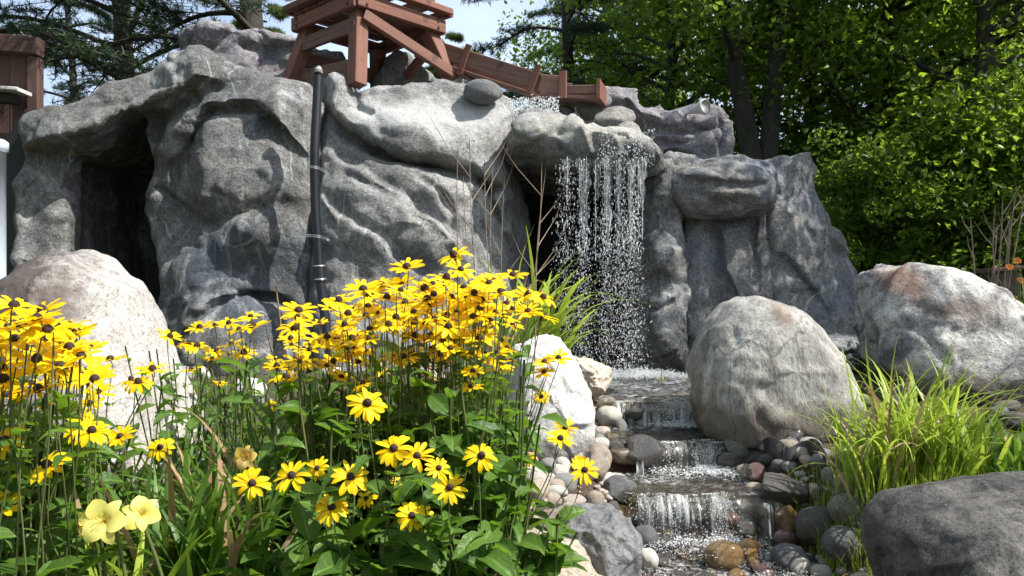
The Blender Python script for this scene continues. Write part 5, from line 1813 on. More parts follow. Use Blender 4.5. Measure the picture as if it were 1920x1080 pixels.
mainc = [(560, 583, 64), (553, 617, 64), (599, 607, 32), (600, 643, 60), (629, 639, 60), (644, 621, 50), (519, 689, 52), (537, 711, 60), (626, 679, 54), (661, 660, 54), (652, 590, 58), (688, 594, 56), (711, 591, 46), (742, 596, 56), (709, 617, 36), (797, 609, 50), (797, 572, 60), (829, 603, 62), (839, 591, 44), (864, 570, 64), (851, 622, 60), (865, 612, 44), (888, 596, 60), (918, 602, 50), (777, 632, 54), (755, 671, 64), (791, 686, 60), (712, 695, 34), (844, 655, 46), (827, 662, 46), (751, 575, 36), (505, 762, 28), (547, 647, 34), (515, 675, 30), (637, 672, 34),
         (681, 543, 64), (694, 554, 70), (715, 535, 60), (763, 502, 64), (852, 481, 62), (863, 507, 52), (837, 523, 60), (753, 531, 56), (796, 543, 60), (811, 534, 46), (917, 533, 60), (925, 527, 48), (962, 517, 60), (937, 548, 52), (990, 555, 56), (903, 567, 66), (846, 559, 54), (798, 572, 60), (750, 547, 50), (760, 567, 50), (636, 566, 56), (653, 590, 56), (662, 582, 46), (712, 592, 46), (752, 575, 44), (965, 583, 56), (990, 584, 50), (1019, 594, 56), (829, 603, 50), (838, 592, 46), (798, 609, 46), (940, 640, 40), (893, 638, 40), (643, 622, 44), (708, 617, 40), (732, 622, 36), (672, 633, 40), (870, 540, 56), (890, 552, 56), (780, 555, 54), (725, 560, 56), (820, 560, 52), (950, 570, 50), (930, 585, 46), (875, 583, 50), (770, 590, 46), (690, 575, 50), (905, 620, 46), (960, 610, 40)]
mainc += [(R.gauss(835, 78), R.gauss(585, 34), R.uniform(48, 60)) for _ in range(44)]
mainc += [(R.uniform(540, 950), R.gauss(665, 32), R.uniform(38, 52)) for _ in range(34)]
mainc += [(R.gauss(660, 40), R.gauss(625, 22), R.uniform(40, 52)) for _ in range(12)]
seen = []
for u, v_, wp in mainc:
    if any(abs(u - a) < 5 and abs(v_ - b) < 5 for a, b in seen): continue
    seen.append((u, v_))
    lb, gr = 'yellow black-eyed susan in the dense tall clump in front of the rock wall', 'flowers of the dense middle clump'
    zone = ('in the top row of the dense middle clump' if v_ < 548 else 'at the left flank of the dense middle clump near the pipe' if u < 700 else 'at the right flank of the dense middle clump beside the arching leaves' if u > 915 else 'hanging in the lower fringe of the dense middle clump' if v_ > 628 else 'packed in the heart of the dense middle clump')
    lb, gr = 'yellow black-eyed susan ' + zone, 'flowers ' + zone
    if (u, v_) == (763, 502): lb, gr = 'tall black-eyed susan rising alone above the left of the dense middle clump', None
    if (u, v_) == (852, 481): lb, gr = 'topmost black-eyed susan of the dense middle clump', None
    if (u, v_) == (1019, 594): lb, gr = 'black-eyed susan farthest right of the dense clump, over the arching leaves', None
    if (u, v_) == (560, 583): lb, gr = 'black-eyed susan at the left end of the dense clump with its petals swept right', None
    if (u, v_) == (755, 671): lb, gr = 'large drooping black-eyed susan hanging below the dense middle clump', None
    daisy(u, v_, wp, R.uniform(1.85, 2.3) if wp > 40 else R.uniform(2.3, 2.6), lb, gr, lean=((780 - u) / FPX * 0.6 + R.uniform(-0.05, 0.05), 0.0), nleaf=3 if v_ < 600 else 4, leafsize=0.08)
front = [(473, 907, 62, 'black-eyed susan with swept petals, leftmost of the low front flowers'), (548, 893, 66, 'big open black-eyed susan second from left in the low front row'), (595, 878, 42, 'small black-eyed susan just right of the big open one'),
         (657, 895, 66, 'big open black-eyed susan in the middle of the low front row'), (687, 935, 40, 'small black-eyed susan below the middle of the low front row'), (622, 952, 62, 'black-eyed susan low over the broad leaves, third from the bottom'),
         (739, 842, 66, 'black-eyed susan highest in the low front row'), (782, 856, 58, 'black-eyed susan touching the highest one of the low front row'), (822, 878, 46, 'small black-eyed susan right of the touching pair'),
         (843, 915, 56, 'black-eyed susan leaning right below the small one'), (902, 856, 62, 'black-eyed susan at the right end of the leafy front bed'), (772, 967, 56, 'lowest black-eyed susan in front of the broad leaves'), (744, 903, 18, 'tiny half opened black-eyed susan bud on a straight stem'),
         (791, 964, 44, 'black-eyed susan hidden behind the lowest one'), (688, 757, 68, 'large black-eyed susan alone between clump and front row')]
for u, v_, wp, lb in front:
    daisy(u, v_, wp, 1.56 if wp > 50 else 1.64, lb, None, nleaf=11, lean=(R.uniform(-0.06, 0.10), 0.03), tilt=R.uniform(0.7, 1.0), leafsize=0.115, droop=R.choice([1, 2, 2]))
for u, v_, wp, d, ln, lb in [(1047, 672, 44, 2.2, -0.16, 'upper right black-eyed susan leaning over the white boulder'), (1021, 679, 44, 2.2, -0.16, 'upper left black-eyed susan leaning over the white boulder'), (1020, 698, 40, 2.2, -0.15, 'third black-eyed susan leaning over the white boulder, under the upper pair'), (1015, 744, 32, 2.2, -0.14, 'lowest lone black-eyed susan against the white boulder'),
                             (1060, 802, 42, 2.1, -0.14, 'black-eyed susan behind the leaning one at the foot of the white boulder'), (1050, 823, 50, 2.0, -0.12, 'black-eyed susan leaning out over pebbles at the foot of the white boulder'), (992, 862, 32, 2.1, -0.03, 'small black-eyed susan over the pinkish stones'), (957, 676, 28, 2.3, -0.05, 'small half hidden black-eyed susan left of the white boulder'),
                             (1096, 882, 52, 1.95, -0.16, 'black-eyed susan before the tall striped stone'), (1086, 869, 30, 2.0, -0.16, 'ragged black-eyed susan behind the one before the striped stone')]:
    daisy(u, v_, wp, d, lb, None, lean=(ln, -0.05), nleaf=3, leafsize=0.055)


# broad leaves without flowers
def leafy(u, v_, d, n_, size, label, group, spread=0.12, top=0.22):
    if 95 < u < 330 and d < 1.75: d += 0.35
    elif u < 240: d = max(d, 1.62)
    else: d += 0.10
    p = W(u, v_, d)
    b = Vector((p.x, d, hz(p.x, d)))
    t = tag(empty('leafy_plant', b), label, 'plant', group)
    tips = []
    b_ = MB()
    for s in range(3):
        tip = Vector((R.gauss(0, spread * 0.6), R.gauss(0, spread * 0.6), max(0.06, p.z - b.z + R.gauss(0, 0.04))))
        tips.append(tip)
        b_.tube(bez([Vector((R.gauss(0, 0.01), R.gauss(0, 0.01), 0)), tip * 0.5 + Vector((R.gauss(0, 0.02), R.gauss(0, 0.02), 0)), tip], 4), 0.0026, 6)
    ob('stem', b_.me('stem', M['stem'], True), t)
    for i in range(n_):
        tip = tips[i % 3]
        f = R.uniform(0.25, 1.0)
        add_leaf(t, tip * f, size * R.uniform(0.7, 1.25) * (1.15 - 0.45 * f), R.uniform(0, 6.28), R.uniform(-0.6, 0.25), roll=R.gauss(0, 0.35))
    return t


for u, v_, d in [(520, 1000, 1.62), (580, 1010, 1.55), (640, 1030, 1.52), (700, 1040, 1.5), (760, 1040, 1.5), (820, 1030, 1.52), (870, 1000, 1.6), (910, 960, 1.68), (950, 990, 1.7), (680, 960, 1.75), (740, 930, 1.8), (800, 930, 1.85), (860, 900, 1.85), (600, 920, 1.85), (900, 880, 1.95), (930, 820, 2.1), (880, 800, 2.1), (830, 790, 2.15), (780, 800, 2.15), (720, 830, 2.05), (900, 760, 2.2), (860, 730, 2.25), (930, 720, 2.3), (800, 740, 2.3), (740, 770, 2.25), (650, 860, 1.95), (960, 920, 1.75), (540, 1060, 1.5), (980, 1000, 1.75), (1000, 960, 1.85)]:
    leafy(u, v_, d, 15, 0.115, 'broad pointed green leaves filling the front flower bed', 'leafy plants in the front bed')
for u, v_, d in [(30, 1000, 1.5), (90, 960, 1.6), (60, 900, 1.65), (20, 860, 1.6), (150, 900, 1.75), (20, 1060, 1.4), (110, 1050, 1.45), (180, 1060, 1.5), (140, 850, 1.8), (60, 820, 1.7), (220, 870, 1.9), (10, 780, 1.6), (90, 770, 1.75), (150, 760, 1.85)]:
    leafy(u, v_, d, 13, 0.085, 'small leaved green growth under the left flower clump', 'leafy plants under the left clump')
for k in range(40):
    u = R.uniform(300, 960); d = R.uniform(2.35, 3.3)
    leafy(u, R.uniform(650, 770), d, 16, 0.095, 'leafy green stems behind the iris leaves and under the dense flowers', 'leafy stems under the dense flowers')
for k in range(30):
    leafy(R.uniform(500, 960), R.uniform(690, 830), R.uniform(1.72, 2.05), 14, 0.115, 'broad green leaves half way up the dense middle clump', 'leafy plants in the middle clump')
for k in range(16):
    leafy(R.uniform(-30, 95), R.uniform(745, 900), R.uniform(1.62, 1.8), 13, 0.10, 'broad green leaves hiding the stems of the left flower clump', 'leafy plants among the left stems')
for k in range(14):
    leafy(R.uniform(-30, 240), R.uniform(840, 1000), R.uniform(1.66, 2.1), 14, 0.10, 'small leaved green growth under the left flower clump', 'leafy plants under the left clump')
for u, v_, d in [(400, 720, 2.4), (430, 760, 2.3), (370, 770, 2.3), (460, 700, 2.45), (340, 800, 2.2)]:
    leafy(u, v_, d, 12, 0.07, 'leafy stems under the loose group of flowers', 'leafy stems under the loose group')


# strap leaves
def blade_mesh(k, mat):
    ns = 10; V = []; F = []
    wd = 0.010
    bend = (0.5, 0.9, 1.4, 2.0, 2.6)[k]
    x = z = 0.0
    for i in range(ns):
        t = i / (ns - 1)
        wv = wd * (1 - t ** 3) * (0.7 + 0.3 * math.sin(t * 3)) + 0.0004
        for s in (-1, 0, 1):
            V.append((x + (abs(s)) * wv * 0.35 * math.cos(0), s * wv, z))
        a = math.pi / 2 - 0.12 - bend * t ** 1.7
        x += math.cos(a) / (ns - 1); z += math.sin(a) / (ns - 1)
    for i in range(ns - 1):
        for s in (0, 1):
            F.append([i * 3 + s, i * 3 + s + 1, i * 3 + s + 4, i * 3 + s + 3])
    return mesh_py('leaf_blade', V, F, mat, True)


BL = {key: [blade_mesh(k, M[key]) for k in range(5)] for key in ('blade', 'blade_y', 'blade_grey', 'dry')}


def clump(u, d, n_, ln, key, label, cat='plant', group=None, rad=0.07, bends=(0, 1, 2, 2, 3), width=1.0, dry=0.08, az=None, v_=None, name='strap_leaf_clump', azs=3.2):
    x = (u - 960) / FPX * d
    b = Vector((x, d, hz(x, d)))
    t = tag(empty(name, b), label, cat, group)
    for i in range(n_):
        a = R.uniform(0, 6.28) if az is None else R.gauss(az, azs)
        rr = rad * math.sqrt(R.random())
        L_ = ln * R.uniform(0.6, 1.15)
        kk = key if R.random() > dry else 'dry'
        th = R.uniform(0, 6.28)
        ob('leaf_blade', BL[kk][R.choice(bends)], t, loc=(rr * math.cos(th), rr * math.sin(th), 0), rot=(R.gauss(0, 0.12), R.gauss(0, 0.16), a), scale=(L_, width * R.uniform(0.75, 1.2), L_))
    return t


clump(300, 1.72, 70, 0.40, 'blade', 'dense dark green daylily leaves just right of the pale yellow blooms', width=0.9, rad=0.10)
clump(395, 1.72, 85, 0.44, 'blade', 'dense daylily leaf clump in the front middle left with brown dry blades', rad=0.10, dry=0.14)
clump(455, 1.85, 70, 0.42, 'blade', 'daylily leaf clump beside the leftmost low front flower', rad=0.09, dry=0.14)
clump(350, 2.0, 60, 0.40, 'blade', 'daylily leaves behind the front clump, under the loose flower group', rad=0.10)
clump(230, 1.55, 30, 0.30, 'blade_y', 'yellow-green daylily leaves arching below the pale yellow blooms', rad=0.06, width=1.1)
clump(545, 2.1, 26, 0.50, 'blade_grey', 'upright grey-green iris leaves left of the middle clump', bends=(0, 0, 0, 1), width=1.7, rad=0.09, dry=0.12)
clump(625, 2.15, 26, 0.48, 'blade_grey', 'upright grey-green iris leaves under the middle clump', bends=(0, 0, 1, 1), width=1.6, rad=0.09, dry=0.2)
clump(500, 2.1, 30, 0.34, 'blade', 'short strap leaves between daylilies and iris', rad=0.10, dry=0.2)
clump(985, 4.7, 70, 1.0, 'blade_y', 'yellow-green arching leaves behind the white boulder and the flowers', bends=(1, 2, 2, 3, 3), az=0.2, azs=1.0, width=1.8, rad=0.16, dry=0.12)
clump(925, 4.3, 34, 0.85, 'blade', 'upright green strap leaves under the dry stalks', bends=(0, 0, 1, 2), rad=0.16, dry=0.15, width=1.5)
clump(1640, 3.2, 75, 0.50, 'blade_y', 'left part of the tall yellow-green grass clump right of the stream', bends=(0, 1, 2, 3, 3, 4), width=0.68, rad=0.15, dry=0.12)
clump(1690, 3.25, 90, 0.55, 'blade_y', 'middle of the tall yellow-green grass clump right of the stream', bends=(0, 1, 2, 3, 4, 4), width=0.72, rad=0.19, dry=0.12)
clump(1745, 3.2, 90, 0.60, 'blade_y', 'right part of the yellow-green grass clump arching towards the right edge', bends=(1, 2, 2, 3), az=0.0, azs=1.0, width=0.8, rad=0.16, dry=0.12)
clump(1800, 3.15, 70, 0.34, 'blade_y', 'low yellow-green tuft right of the tall grass clump', bends=(0, 1, 2), width=1.2, rad=0.12)
clump(1890, 3.1, 70, 0.32, 'blade', 'low green tuft at the right edge above the dark boulder', bends=(0, 1, 2), width=1.2, rad=0.12)
clump(1925, 5.6, 50, 0.75, 'blade', 'tall green lily leaves behind the blotched boulder at the right edge', bends=(0, 0, 1, 2), width=1.5, rad=0.2)
clump(1570, 2.75, 26, 0.20, 'blade', 'small grass tuft hanging over the rough grey stone', bends=(1, 2, 3), width=0.6, rad=0.06)

# fine grass
def grass(name, n_, area, lo, hi, mat, ok=None):
    V = []; F = []
    c = 0
    while c < n_:
        x = R.uniform(area[0], area[1]); y = R.uniform(area[2], area[3])
        if ok and not ok(x, y):
            c += 0.2; continue
        z = hz(x, y) - 0.01
        a = R.uniform(0, 6.28); L_ = R.uniform(lo, hi); bd = R.uniform(0.05, 0.6) * L_
        w_ = R.uniform(0.0016, 0.0034)
        dx, dy = math.cos(a), math.sin(a)
        b = len(V)
        for t in (0, 0.5, 1):
            ww = w_ * (1 - t * 0.9)
            cx = x + dx * bd * t * t; cy = y + dy * bd * t * t
            V.append((cx - dy * ww, cy + dx * ww, z + L_ * t * (1 - 0.2 * t)))
            V.append((cx + dy * ww, cy - dx * ww, z + L_ * t * (1 - 0.2 * t)))
        F += [(b, b + 1, b + 3, b + 2), (b + 2, b + 3, b + 5, b + 4)]
        c += 1
    return tag(ob(name, mesh_np(name, np.array(V), np.array(F), mat)), kind='stuff')


grass('grass', 5200, (1.22, 2.2, 2.55, 3.5), 0.05, 0.22, M['blade_y'], ok=lambda x, y: x > 1.20 + 0.1 * math.sin(y * 9) + max(0, (2.9 - y)) * 0.2)
grass('grass', 700, (1.2, 2.3, 2.5, 3.3), 0.04, 0.14, M['dry'], ok=lambda x, y: x > 1.24)
grass('undergrowth', 2600, (-1.9, -0.05, 1.35, 2.6), 0.05, 0.20, M['blade'])
grass('undergrowth', 900, (-1.9, 0.25, 1.35, 2.7), 0.04, 0.15, M['dry'])

# dead stalks
def stalk(base, top, label, group, branch=2, r0=0.0027, seed=0, name='dry_stalk'):
    rr = random.Random(seed)
    h = top - base
    t = tag(empty(name, base), label, 'dry stalk', group)
    pts = bez([Vector((0, 0, 0)), h * 0.4 + Vector((rr.gauss(0, .015), rr.gauss(0, .015), 0)), h * 0.75 + Vector((rr.gauss(0, .015), rr.gauss(0, .015), 0)), h], 4)
    b_ = MB(); b_.tube(pts, [r0 * (1 - 0.6 * i / (len(pts) - 1)) for i in range(len(pts))], 6)
    ob('stem', b_.me('stem', M['twig'], True), t)
    for k in range(branch):
        p = pts[int(len(pts) * rr.uniform(0.55, 0.85))]
        L_ = h.length * rr.uniform(0.12, 0.24)
        s = rr.choice((-1, 1))
        e = p + Vector((s * L_ * rr.uniform(0.3, 0.6), rr.gauss(0, .02), L_ * rr.uniform(0.7, 1)))
        b_ = MB(); b_.tube([p, p.lerp(e, 0.5) + Vector((s * 0.01, 0, 0)), e], [r0 * .55, r0 * .45, r0 * .25], 5)
        ob('side_twig', b_.me('side_twig', M['twig'], True), t)
    return t


for k, (bu, tu, tv, d, lb) in enumerate([(878, 858, 280, 2.8, 'dry brown stalk farthest left of the stalks before the rock face'), (898, 880, 262, 2.85, 'dry brown stalk second from left before the rock face'), (915, 908, 300, 2.75, 'reddish dry stalk in the middle of those before the rock face'), (930, 925, 290, 2.9, 'thin dry stalk right of the reddish one'), (936, 946, 322, 2.8, 'short dry stalk at the edge of the alcove'),
                                           (965, 1016, 302, 2.8, 'forked dry stalk leaning into the dark alcove'), (980, 1024, 312, 2.85, 'second forked dry stalk leaning into the dark alcove'), (905, 868, 320, 2.9, 'slanting dry stalk behind the others before the rock face')]):
    x = (bu - 960) / FPX * d
    stalk(Vector((x, d, hz(x, d))), W(tu, tv, d), lb, None, branch=3 if k in (1, 5, 6) else 2, seed=k)
x = (515 - 960) / FPX * 2.3
stalk(Vector((x + 0.05, 2.3, hz(x, 2.3))), W(517, 535, 2.3), 'single dry curled stalk standing before the wall left of the pipe', None, 1, 0.005, 77)
for k, (bu, tu, tv) in enumerate([(1838, 1820, 410), (1862, 1880, 370), (1878, 1866, 385), (1890, 1905, 360), (1905, 1895, 400), (1918, 1925, 350), (1880, 1870, 420)]):
    x = (bu - 960) / FPX * 5.6
    stalk(Vector((x, 5.6 + 0.05 * k, hz(x, 5.6))), W(tu, tv, 5.6 + 0.05 * k), 'tall thin dry stalk behind the blotched boulder' if k else 'dry stalk standing apart left of the others behind the blotched boulder', 'dry stalks behind the blotched boulder' if k else None, 2, 0.008, 200 + k)

# daylily blooms
M['lily'] = leaf_mat('pale_yellow_petal', (0.78, 0.72, 0.16), (0.84, 0.80, 0.26), 0.45, (0.95, 0.9, 0.2), rough=0.5)
M['lily_gold'] = leaf_mat('golden_petal', (0.75, 0.52, 0.10), (0.8, 0.6, 0.2), 0.3, (0.9, 0.65, 0.1))
M['orange'] = leaf_mat('orange_petal', (0.75, 0.24, 0.02), (0.85, 0.32, 0.03), 0.3, (1, 0.4, 0.02))


def lily_petal(k, mat):
    ns, V, F = 7, [], []
    wd = (0.40, 0.25)[k]
    x = z = 0.0
    for i in range(ns):
        t = i / (ns - 1)
        wv = wd * math.sin(math.pi * (0.06 + 0.9 * t ** 1.2)) ** 0.9
        for s in (-1, -.5, 0, .5, 1):
            V.append((x, s * wv, z + 0.10 * abs(s) * wv + 0.02 * math.sin(i * 2.3 + s * 4) * abs(s)))
        a = 0.85 - 1.75 * t
        x += math.cos(a) / (ns - 1); z += math.sin(a) / (ns - 1)
    for i in range(ns - 1):
        for s in range(4): F.append([i * 5 + s, i * 5 + s + 1, i * 5 + s + 6, i * 5 + s + 5])
    return mesh_py('petal', V, F, mat, True)


LP = {k: [lily_petal(j, M[k]) for j in range(2)] for k in ('lily', 'lily_gold', 'orange')}


def lily(u, v_, wpx, d, key, label, face, group=None, open_=1.0):
    c = W(u, v_, d)
    b = Vector((c.x + 0.02, c.y + 0.06, hz(c.x, c.y + 0.06)))
    t = tag(empty('daylily_bloom', b), label, 'flower', group)
    nrm = Vector(face).normalized()
    h = c - b
    sc = wpx / FPX * d * 0.62
    b_ = MB(); b_.tube(bez([Vector((0, 0, 0)), h * 0.5 + Vector((0.01, 0.03, 0)), h - nrm * sc * 1.1, h - nrm * sc * 0.55], 4), 0.0035, 7)
    ob('stem', b_.me('stem', M['stem'], True), t)
    q = Vector((0, 0, 1)).rotation_difference(nrm)
    b_ = MB(); b_.tube([Vector((0, 0, -0.7)), Vector((0, 0, -0.35)), Vector((0, 0, 0.0)), Vector((0, 0, 0.06))], [0.05, 0.08, 0.16, 0.10], 10)
    thr = ob('throat', b_.me('throat', LP[key][0].materials[0], True), t, loc=h - nrm * sc * 0.35, rot=q, scale=(sc, sc, sc))
    for i in range(6):
        ob('petal', LP[key][i % 2], thr, loc=(0, 0, -0.02 + 0.02 * (i % 2)), rot=(0, -0.1 * open_ + R.gauss(0, 0.1), i * math.pi / 3 + R.gauss(0, 0.06)), scale=(1, 1, 1))
    b_ = MB()
    for i in range(6):
        a = i * 1.05
        b_.tube([Vector((0.03 * math.cos(a), 0.03 * math.sin(a), 0)), Vector((0.10 * math.cos(a), 0.10 * math.sin(a), 0.3)), Vector((0.16 * math.cos(a), 0.16 * math.sin(a) + 0.05, 0.5))], [0.012, 0.01, 0.018], 5)
    ob('stamens', b_.me('stamens', M['lily_gold'], True), thr)
    return t


lily(190, 976, 86, 1.36, 'lily', 'largest pale yellow daylily facing the camera at the lower left', (0.05, -0.95, 0.35))
lily(266, 962, 68, 1.40, 'lily', 'second pale yellow daylily, half behind a leaf, right of the largest', (0.35, -0.75, 0.45))
lily(148, 985, 46, 1.40, 'lily_gold', 'wilted golden daylily left of the largest pale one', (-0.8, -0.4, -0.1))
lily(458, 858, 48, 1.62, 'lily_gold', 'small golden star-shaped daylily above the leftmost low front flower', (-0.2, -0.85, 0.1))
for k, (u, v_) in enumerate([(1893, 500), (1908, 488), (1880, 545), (1915, 525), (1900, 560)]):
    lily(u, v_, 15, 5.6 + 0.04 * k, 'orange', 'little orange lily bloom behind the blotched boulder', (R.gauss(0, .5), -0.7, 0.5), 'orange lilies at the right edge')

# ------------------------------------------------------------------ trees
M['bark'] = stone_mat('grey_brown_bark', (0.03, 0.026, 0.022), (0.085, 0.075, 0.065), (0.015, 0.013, 0.012), scale=1.0, speck_amt=0.5, rough=0.95, streak=True)
M['broad'] = leaf_mat('broadleaf_foliage', (0.045, 0.095, 0.016), (0.135, 0.215, 0.032), 0.48, (0.48, 0.72, 0.06), rough=0.42, spec=0.4)
M['broad2'] = leaf_mat('bright_broadleaf_foliage', (0.065, 0.13, 0.018), (0.18, 0.27, 0.035), 0.5, (0.58, 0.8, 0.06), rough=0.42, spec=0.4)
M['needle'] = leaf_mat('pine_needles', (0.018, 0.042, 0.020), (0.045, 0.085, 0.035), 0.18, (0.10, 0.2, 0.05), rough=0.5, spec=0.3)
M['needle_y'] = leaf_mat('yellowish_pine_needles', (0.06, 0.10, 0.025), (0.12, 0.16, 0.04), 0.25, (0.3, 0.4, 0.06), rough=0.5, spec=0.3)


def rand_unit(rs, n):
    q = rs.randn(n, 3)
    return q / np.linalg.norm(q, axis=1, keepdims=True)


def leaf_cloud(centres, radii, per, size, rs, flat=0.7, aspect=0.55):
    """leaf-sized diamond faces in sprays"""
    Cn = np.repeat(np.asarray(centres), per, axis=0)
    Rn = np.repeat(np.asarray(radii), per)
    n_ = len(Cn)
    p = Cn + rand_unit(rs, n_) * (Rn * rs.rand(n_) ** 0.45)[:, None] * np.array([1, 1, flat])
    nrm = rand_unit(rs, n_) * 0.9 + np.array([0, 0, 0.7])
    nrm /= np.linalg.norm(nrm, axis=1, keepdims=True)
    t = np.cross(nrm, rand_unit(rs, n_)); t /= np.linalg.norm(t, axis=1, keepdims=True) + 1e-9
    b = np.cross(nrm, t)
    s = size * (0.6 + 0.8 * rs.rand(n_))[:, None]
    V = np.stack([p - t * s, p + b * s * aspect + t * s * .1, p + t * s - nrm * s * .3, p - b * s * aspect + t * s * .1], 1).reshape(-1, 3)
    F = np.arange(4 * n_).reshape(n_, 4)
    return V, F


def make_broad(seed, H, crown_lo, crown_r, nl, per, size, mat, trunk_r=0.16, lean=(0, 0), forks=1, cl=0.55):
    rs = np.random.RandomState(seed); rr = random.Random(seed)
    tb = MB()
    ends = []
    for f in range(forks):
        az = rr.uniform(0, 6.28) if forks == 1 else f * math.pi + rr.uniform(-.3, .3)
        sp = 0.0 if forks == 1 else 0.10
        pts = []
        for i in range(9):
            t = i / 8
            pts.append(Vector((lean[0] * H * t + math.cos(az) * sp * H * max(0, t - 0.12) + rr.gauss(0, 0.05) * (t > 0), lean[1] * H * t + math.sin(az) * sp * 0.3 * H * max(0, t - 0.12) + rr.gauss(0, 0.05) * (t > 0), H * 0.92 * t)))
        pts = bez(pts, 3)
        rad = [trunk_r * (1 - 0.85 * i / (len(pts) - 1)) * (1.5 if i == 0 else 1.15 if i == 1 else 1) for i in range(len(pts))]
        tb.tube(pts, rad, 10)
        for k in range(nl // forks):
            t = crown_lo / H + (0.98 - crown_lo / H) * (k + rr.random()) / (nl / forks)
            p = pts[min(len(pts) - 1, int(t * (len(pts) - 1)))]
            a = rr.uniform(0, 6.28)
            Lm = crown_r * rr.uniform(0.55, 1.05) * (1 - 0.55 * max(0, (t - 0.55) / 0.45) ** 1.5)
            e = p + Vector((math.cos(a) * Lm, math.sin(a) * Lm, Lm * rr.uniform(0.0, 0.5)))
            m_ = p.lerp(e, 0.5) + Vector((0, 0, Lm * 0.10))
            tb.tube(bez([p, m_, e], 3), [trunk_r * 0.28 * (1 - 0.7 * q / 6) for q in range(7)], 6, cap=False)
            for s in (0.45, 0.65, 0.85, 1.0, 1.08):
                ends.append(p.lerp(e, s) + Vector((rr.gauss(0, .28), rr.gauss(0, .28), rr.gauss(0, .18) + 0.05)))
    V, F = leaf_cloud([tuple(e) for e in ends], [cl * rr.uniform(0.6, 1.2) for _ in ends], per, size, rs)
    return tb.me('trunk', M['bark'], True), mesh_np('crown', V, F, mat, False)


def make_pine(seed, H, lo, reach, nb, mat, trunk_r=0.16, sector=None, needle=0.10, wid=0.011, tufts=8, droop=0.15):
    rs = np.random.RandomState(seed); rr = random.Random(seed)
    tb = MB()
    pts = bez([Vector((rr.gauss(0, 0.04) * i, rr.gauss(0, 0.04) * i, H * i / 5)) for i in range(6)], 3)
    tb.tube(pts, [trunk_r * (1 - 0.85 * i / (len(pts) - 1)) for i in range(len(pts))], 12)
    T = []
    for k in range(nb):
        z = lo + (H * 0.97 - lo) * (k / nb) ** 1.0
        a = rr.uniform(*sector) if sector else k * 2.4 + rr.gauss(0, 0.3)
        Lb = reach * (1 - 0.8 * (z - lo) / (H - lo)) * rr.uniform(0.7, 1.1)
        d = Vector((math.cos(a), math.sin(a), 0)); sd = Vector((-d.y, d.x, 0))
        bp = bez([Vector((0, 0, z)), d * Lb * 0.35 + Vector((0, 0, z + 0.06 * Lb)), d * Lb * 0.7 + Vector((0, 0, z - droop * 0.3 * Lb)) + sd * rr.gauss(0, .08) * Lb, d * Lb + Vector((0, 0, z - droop * Lb)) + sd * rr.gauss(0, 0.1) * Lb], 5)
        tb.tube(bp, [max(0.006, trunk_r * 0.24 * (1 - 0.9 * i / (len(bp) - 1))) for i in range(len(bp))], 6, cap=False)
        for i in range(4, len(bp)):
            for s in (-1, 1):
                for _ in range(2):
                    tl = Lb * rr.uniform(0.08, 0.24) * (1.15 - i / len(bp) * 0.5)
                    e = bp[i] + (sd * s * rr.uniform(0.5, 1) + d * rr.uniform(0.3, 0.9)).normalized() * tl + Vector((0, 0, rr.uniform(-0.25, 0.12) * tl - 0.03))
                    tb.tube([bp[i], e], [0.007, 0.004], 4, cap=False)
                    for q in np.linspace(0.3, 1.0, tufts // 2):
                        T.append(tuple(bp[i].lerp(e, q) + Vector((rr.gauss(0, .02), rr.gauss(0, .02), rr.gauss(0, .02)))))
    T = np.array(T)
    nn = 11
    Cn = np.repeat(T, nn, 0)
    dirs = rand_unit(rs, len(Cn)) * 0.9 + np.array([0, 0, 0.25])
    dirs /= np.linalg.norm(dirs, axis=1, keepdims=True)
    sd = np.cross(dirs, rand_unit(rs, len(Cn))); sd /= np.linalg.norm(sd, axis=1, keepdims=True) + 1e-9
    ln = needle * (0.7 + 0.6 * rs.rand(len(Cn)))[:, None]
    V = np.stack([Cn - sd * wid * .5, Cn + sd * wid * .5, Cn + dirs * ln + sd * wid * .2, Cn + dirs * ln - sd * wid * .2], 1).reshape(-1, 3)
    F = np.arange(len(V)).reshape(-1, 4)
    return tb.me('trunk', M['bark'], True), mesh_np('crown', V, F, mat, False)


def tree(name, meshes, x, y, rot, sc, label, cat='tree', group=None, mat=None):
    t = tag(empty(name, (x, y, hz(x, y) - 0.05)), label, cat, group)
    t.rotation_euler = (0, 0, rot)
    t.scale = (sc, sc, sc)
    ob('trunk', meshes[0], t)
    ob('crown', meshes[1], t, mat=mat)
    return t


XP = lambda px_, d: (px_ - 960) / FPX * d
B1 = make_broad(101, 9.0, 2.2, 2.6, 44, 105, 0.052, M['broad'], 0.15, cl=0.7)
B2 = make_broad(102, 10.0, 1.6, 3.0, 50, 100, 0.052, M['broad2'], 0.16, cl=0.8)
B3 = make_broad(103, 10.5, 4.2, 2.6, 34, 110, 0.055, M['broad'], 0.17, forks=2, cl=0.5)
B5 = make_broad(105, 10.0, 3.4, 2.9, 40, 95, 0.05, M['broad'], 0.17, cl=0.75)
B4 = make_broad(104, 3.2, 0.3, 1.5, 26, 130, 0.045, M['broad'], 0.05, cl=0.45)
P1 = make_pine(111, 13, 3.7, 4.2, 34, M['needle'], 0.19, sector=(2.2, 4.5))
P2 = make_pine(112, 12, 2.2, 3.0, 46, M['needle'], 0.16)
P3 = make_pine(113, 7, 0.6, 1.7, 40, M['needle_y'], 0.09)

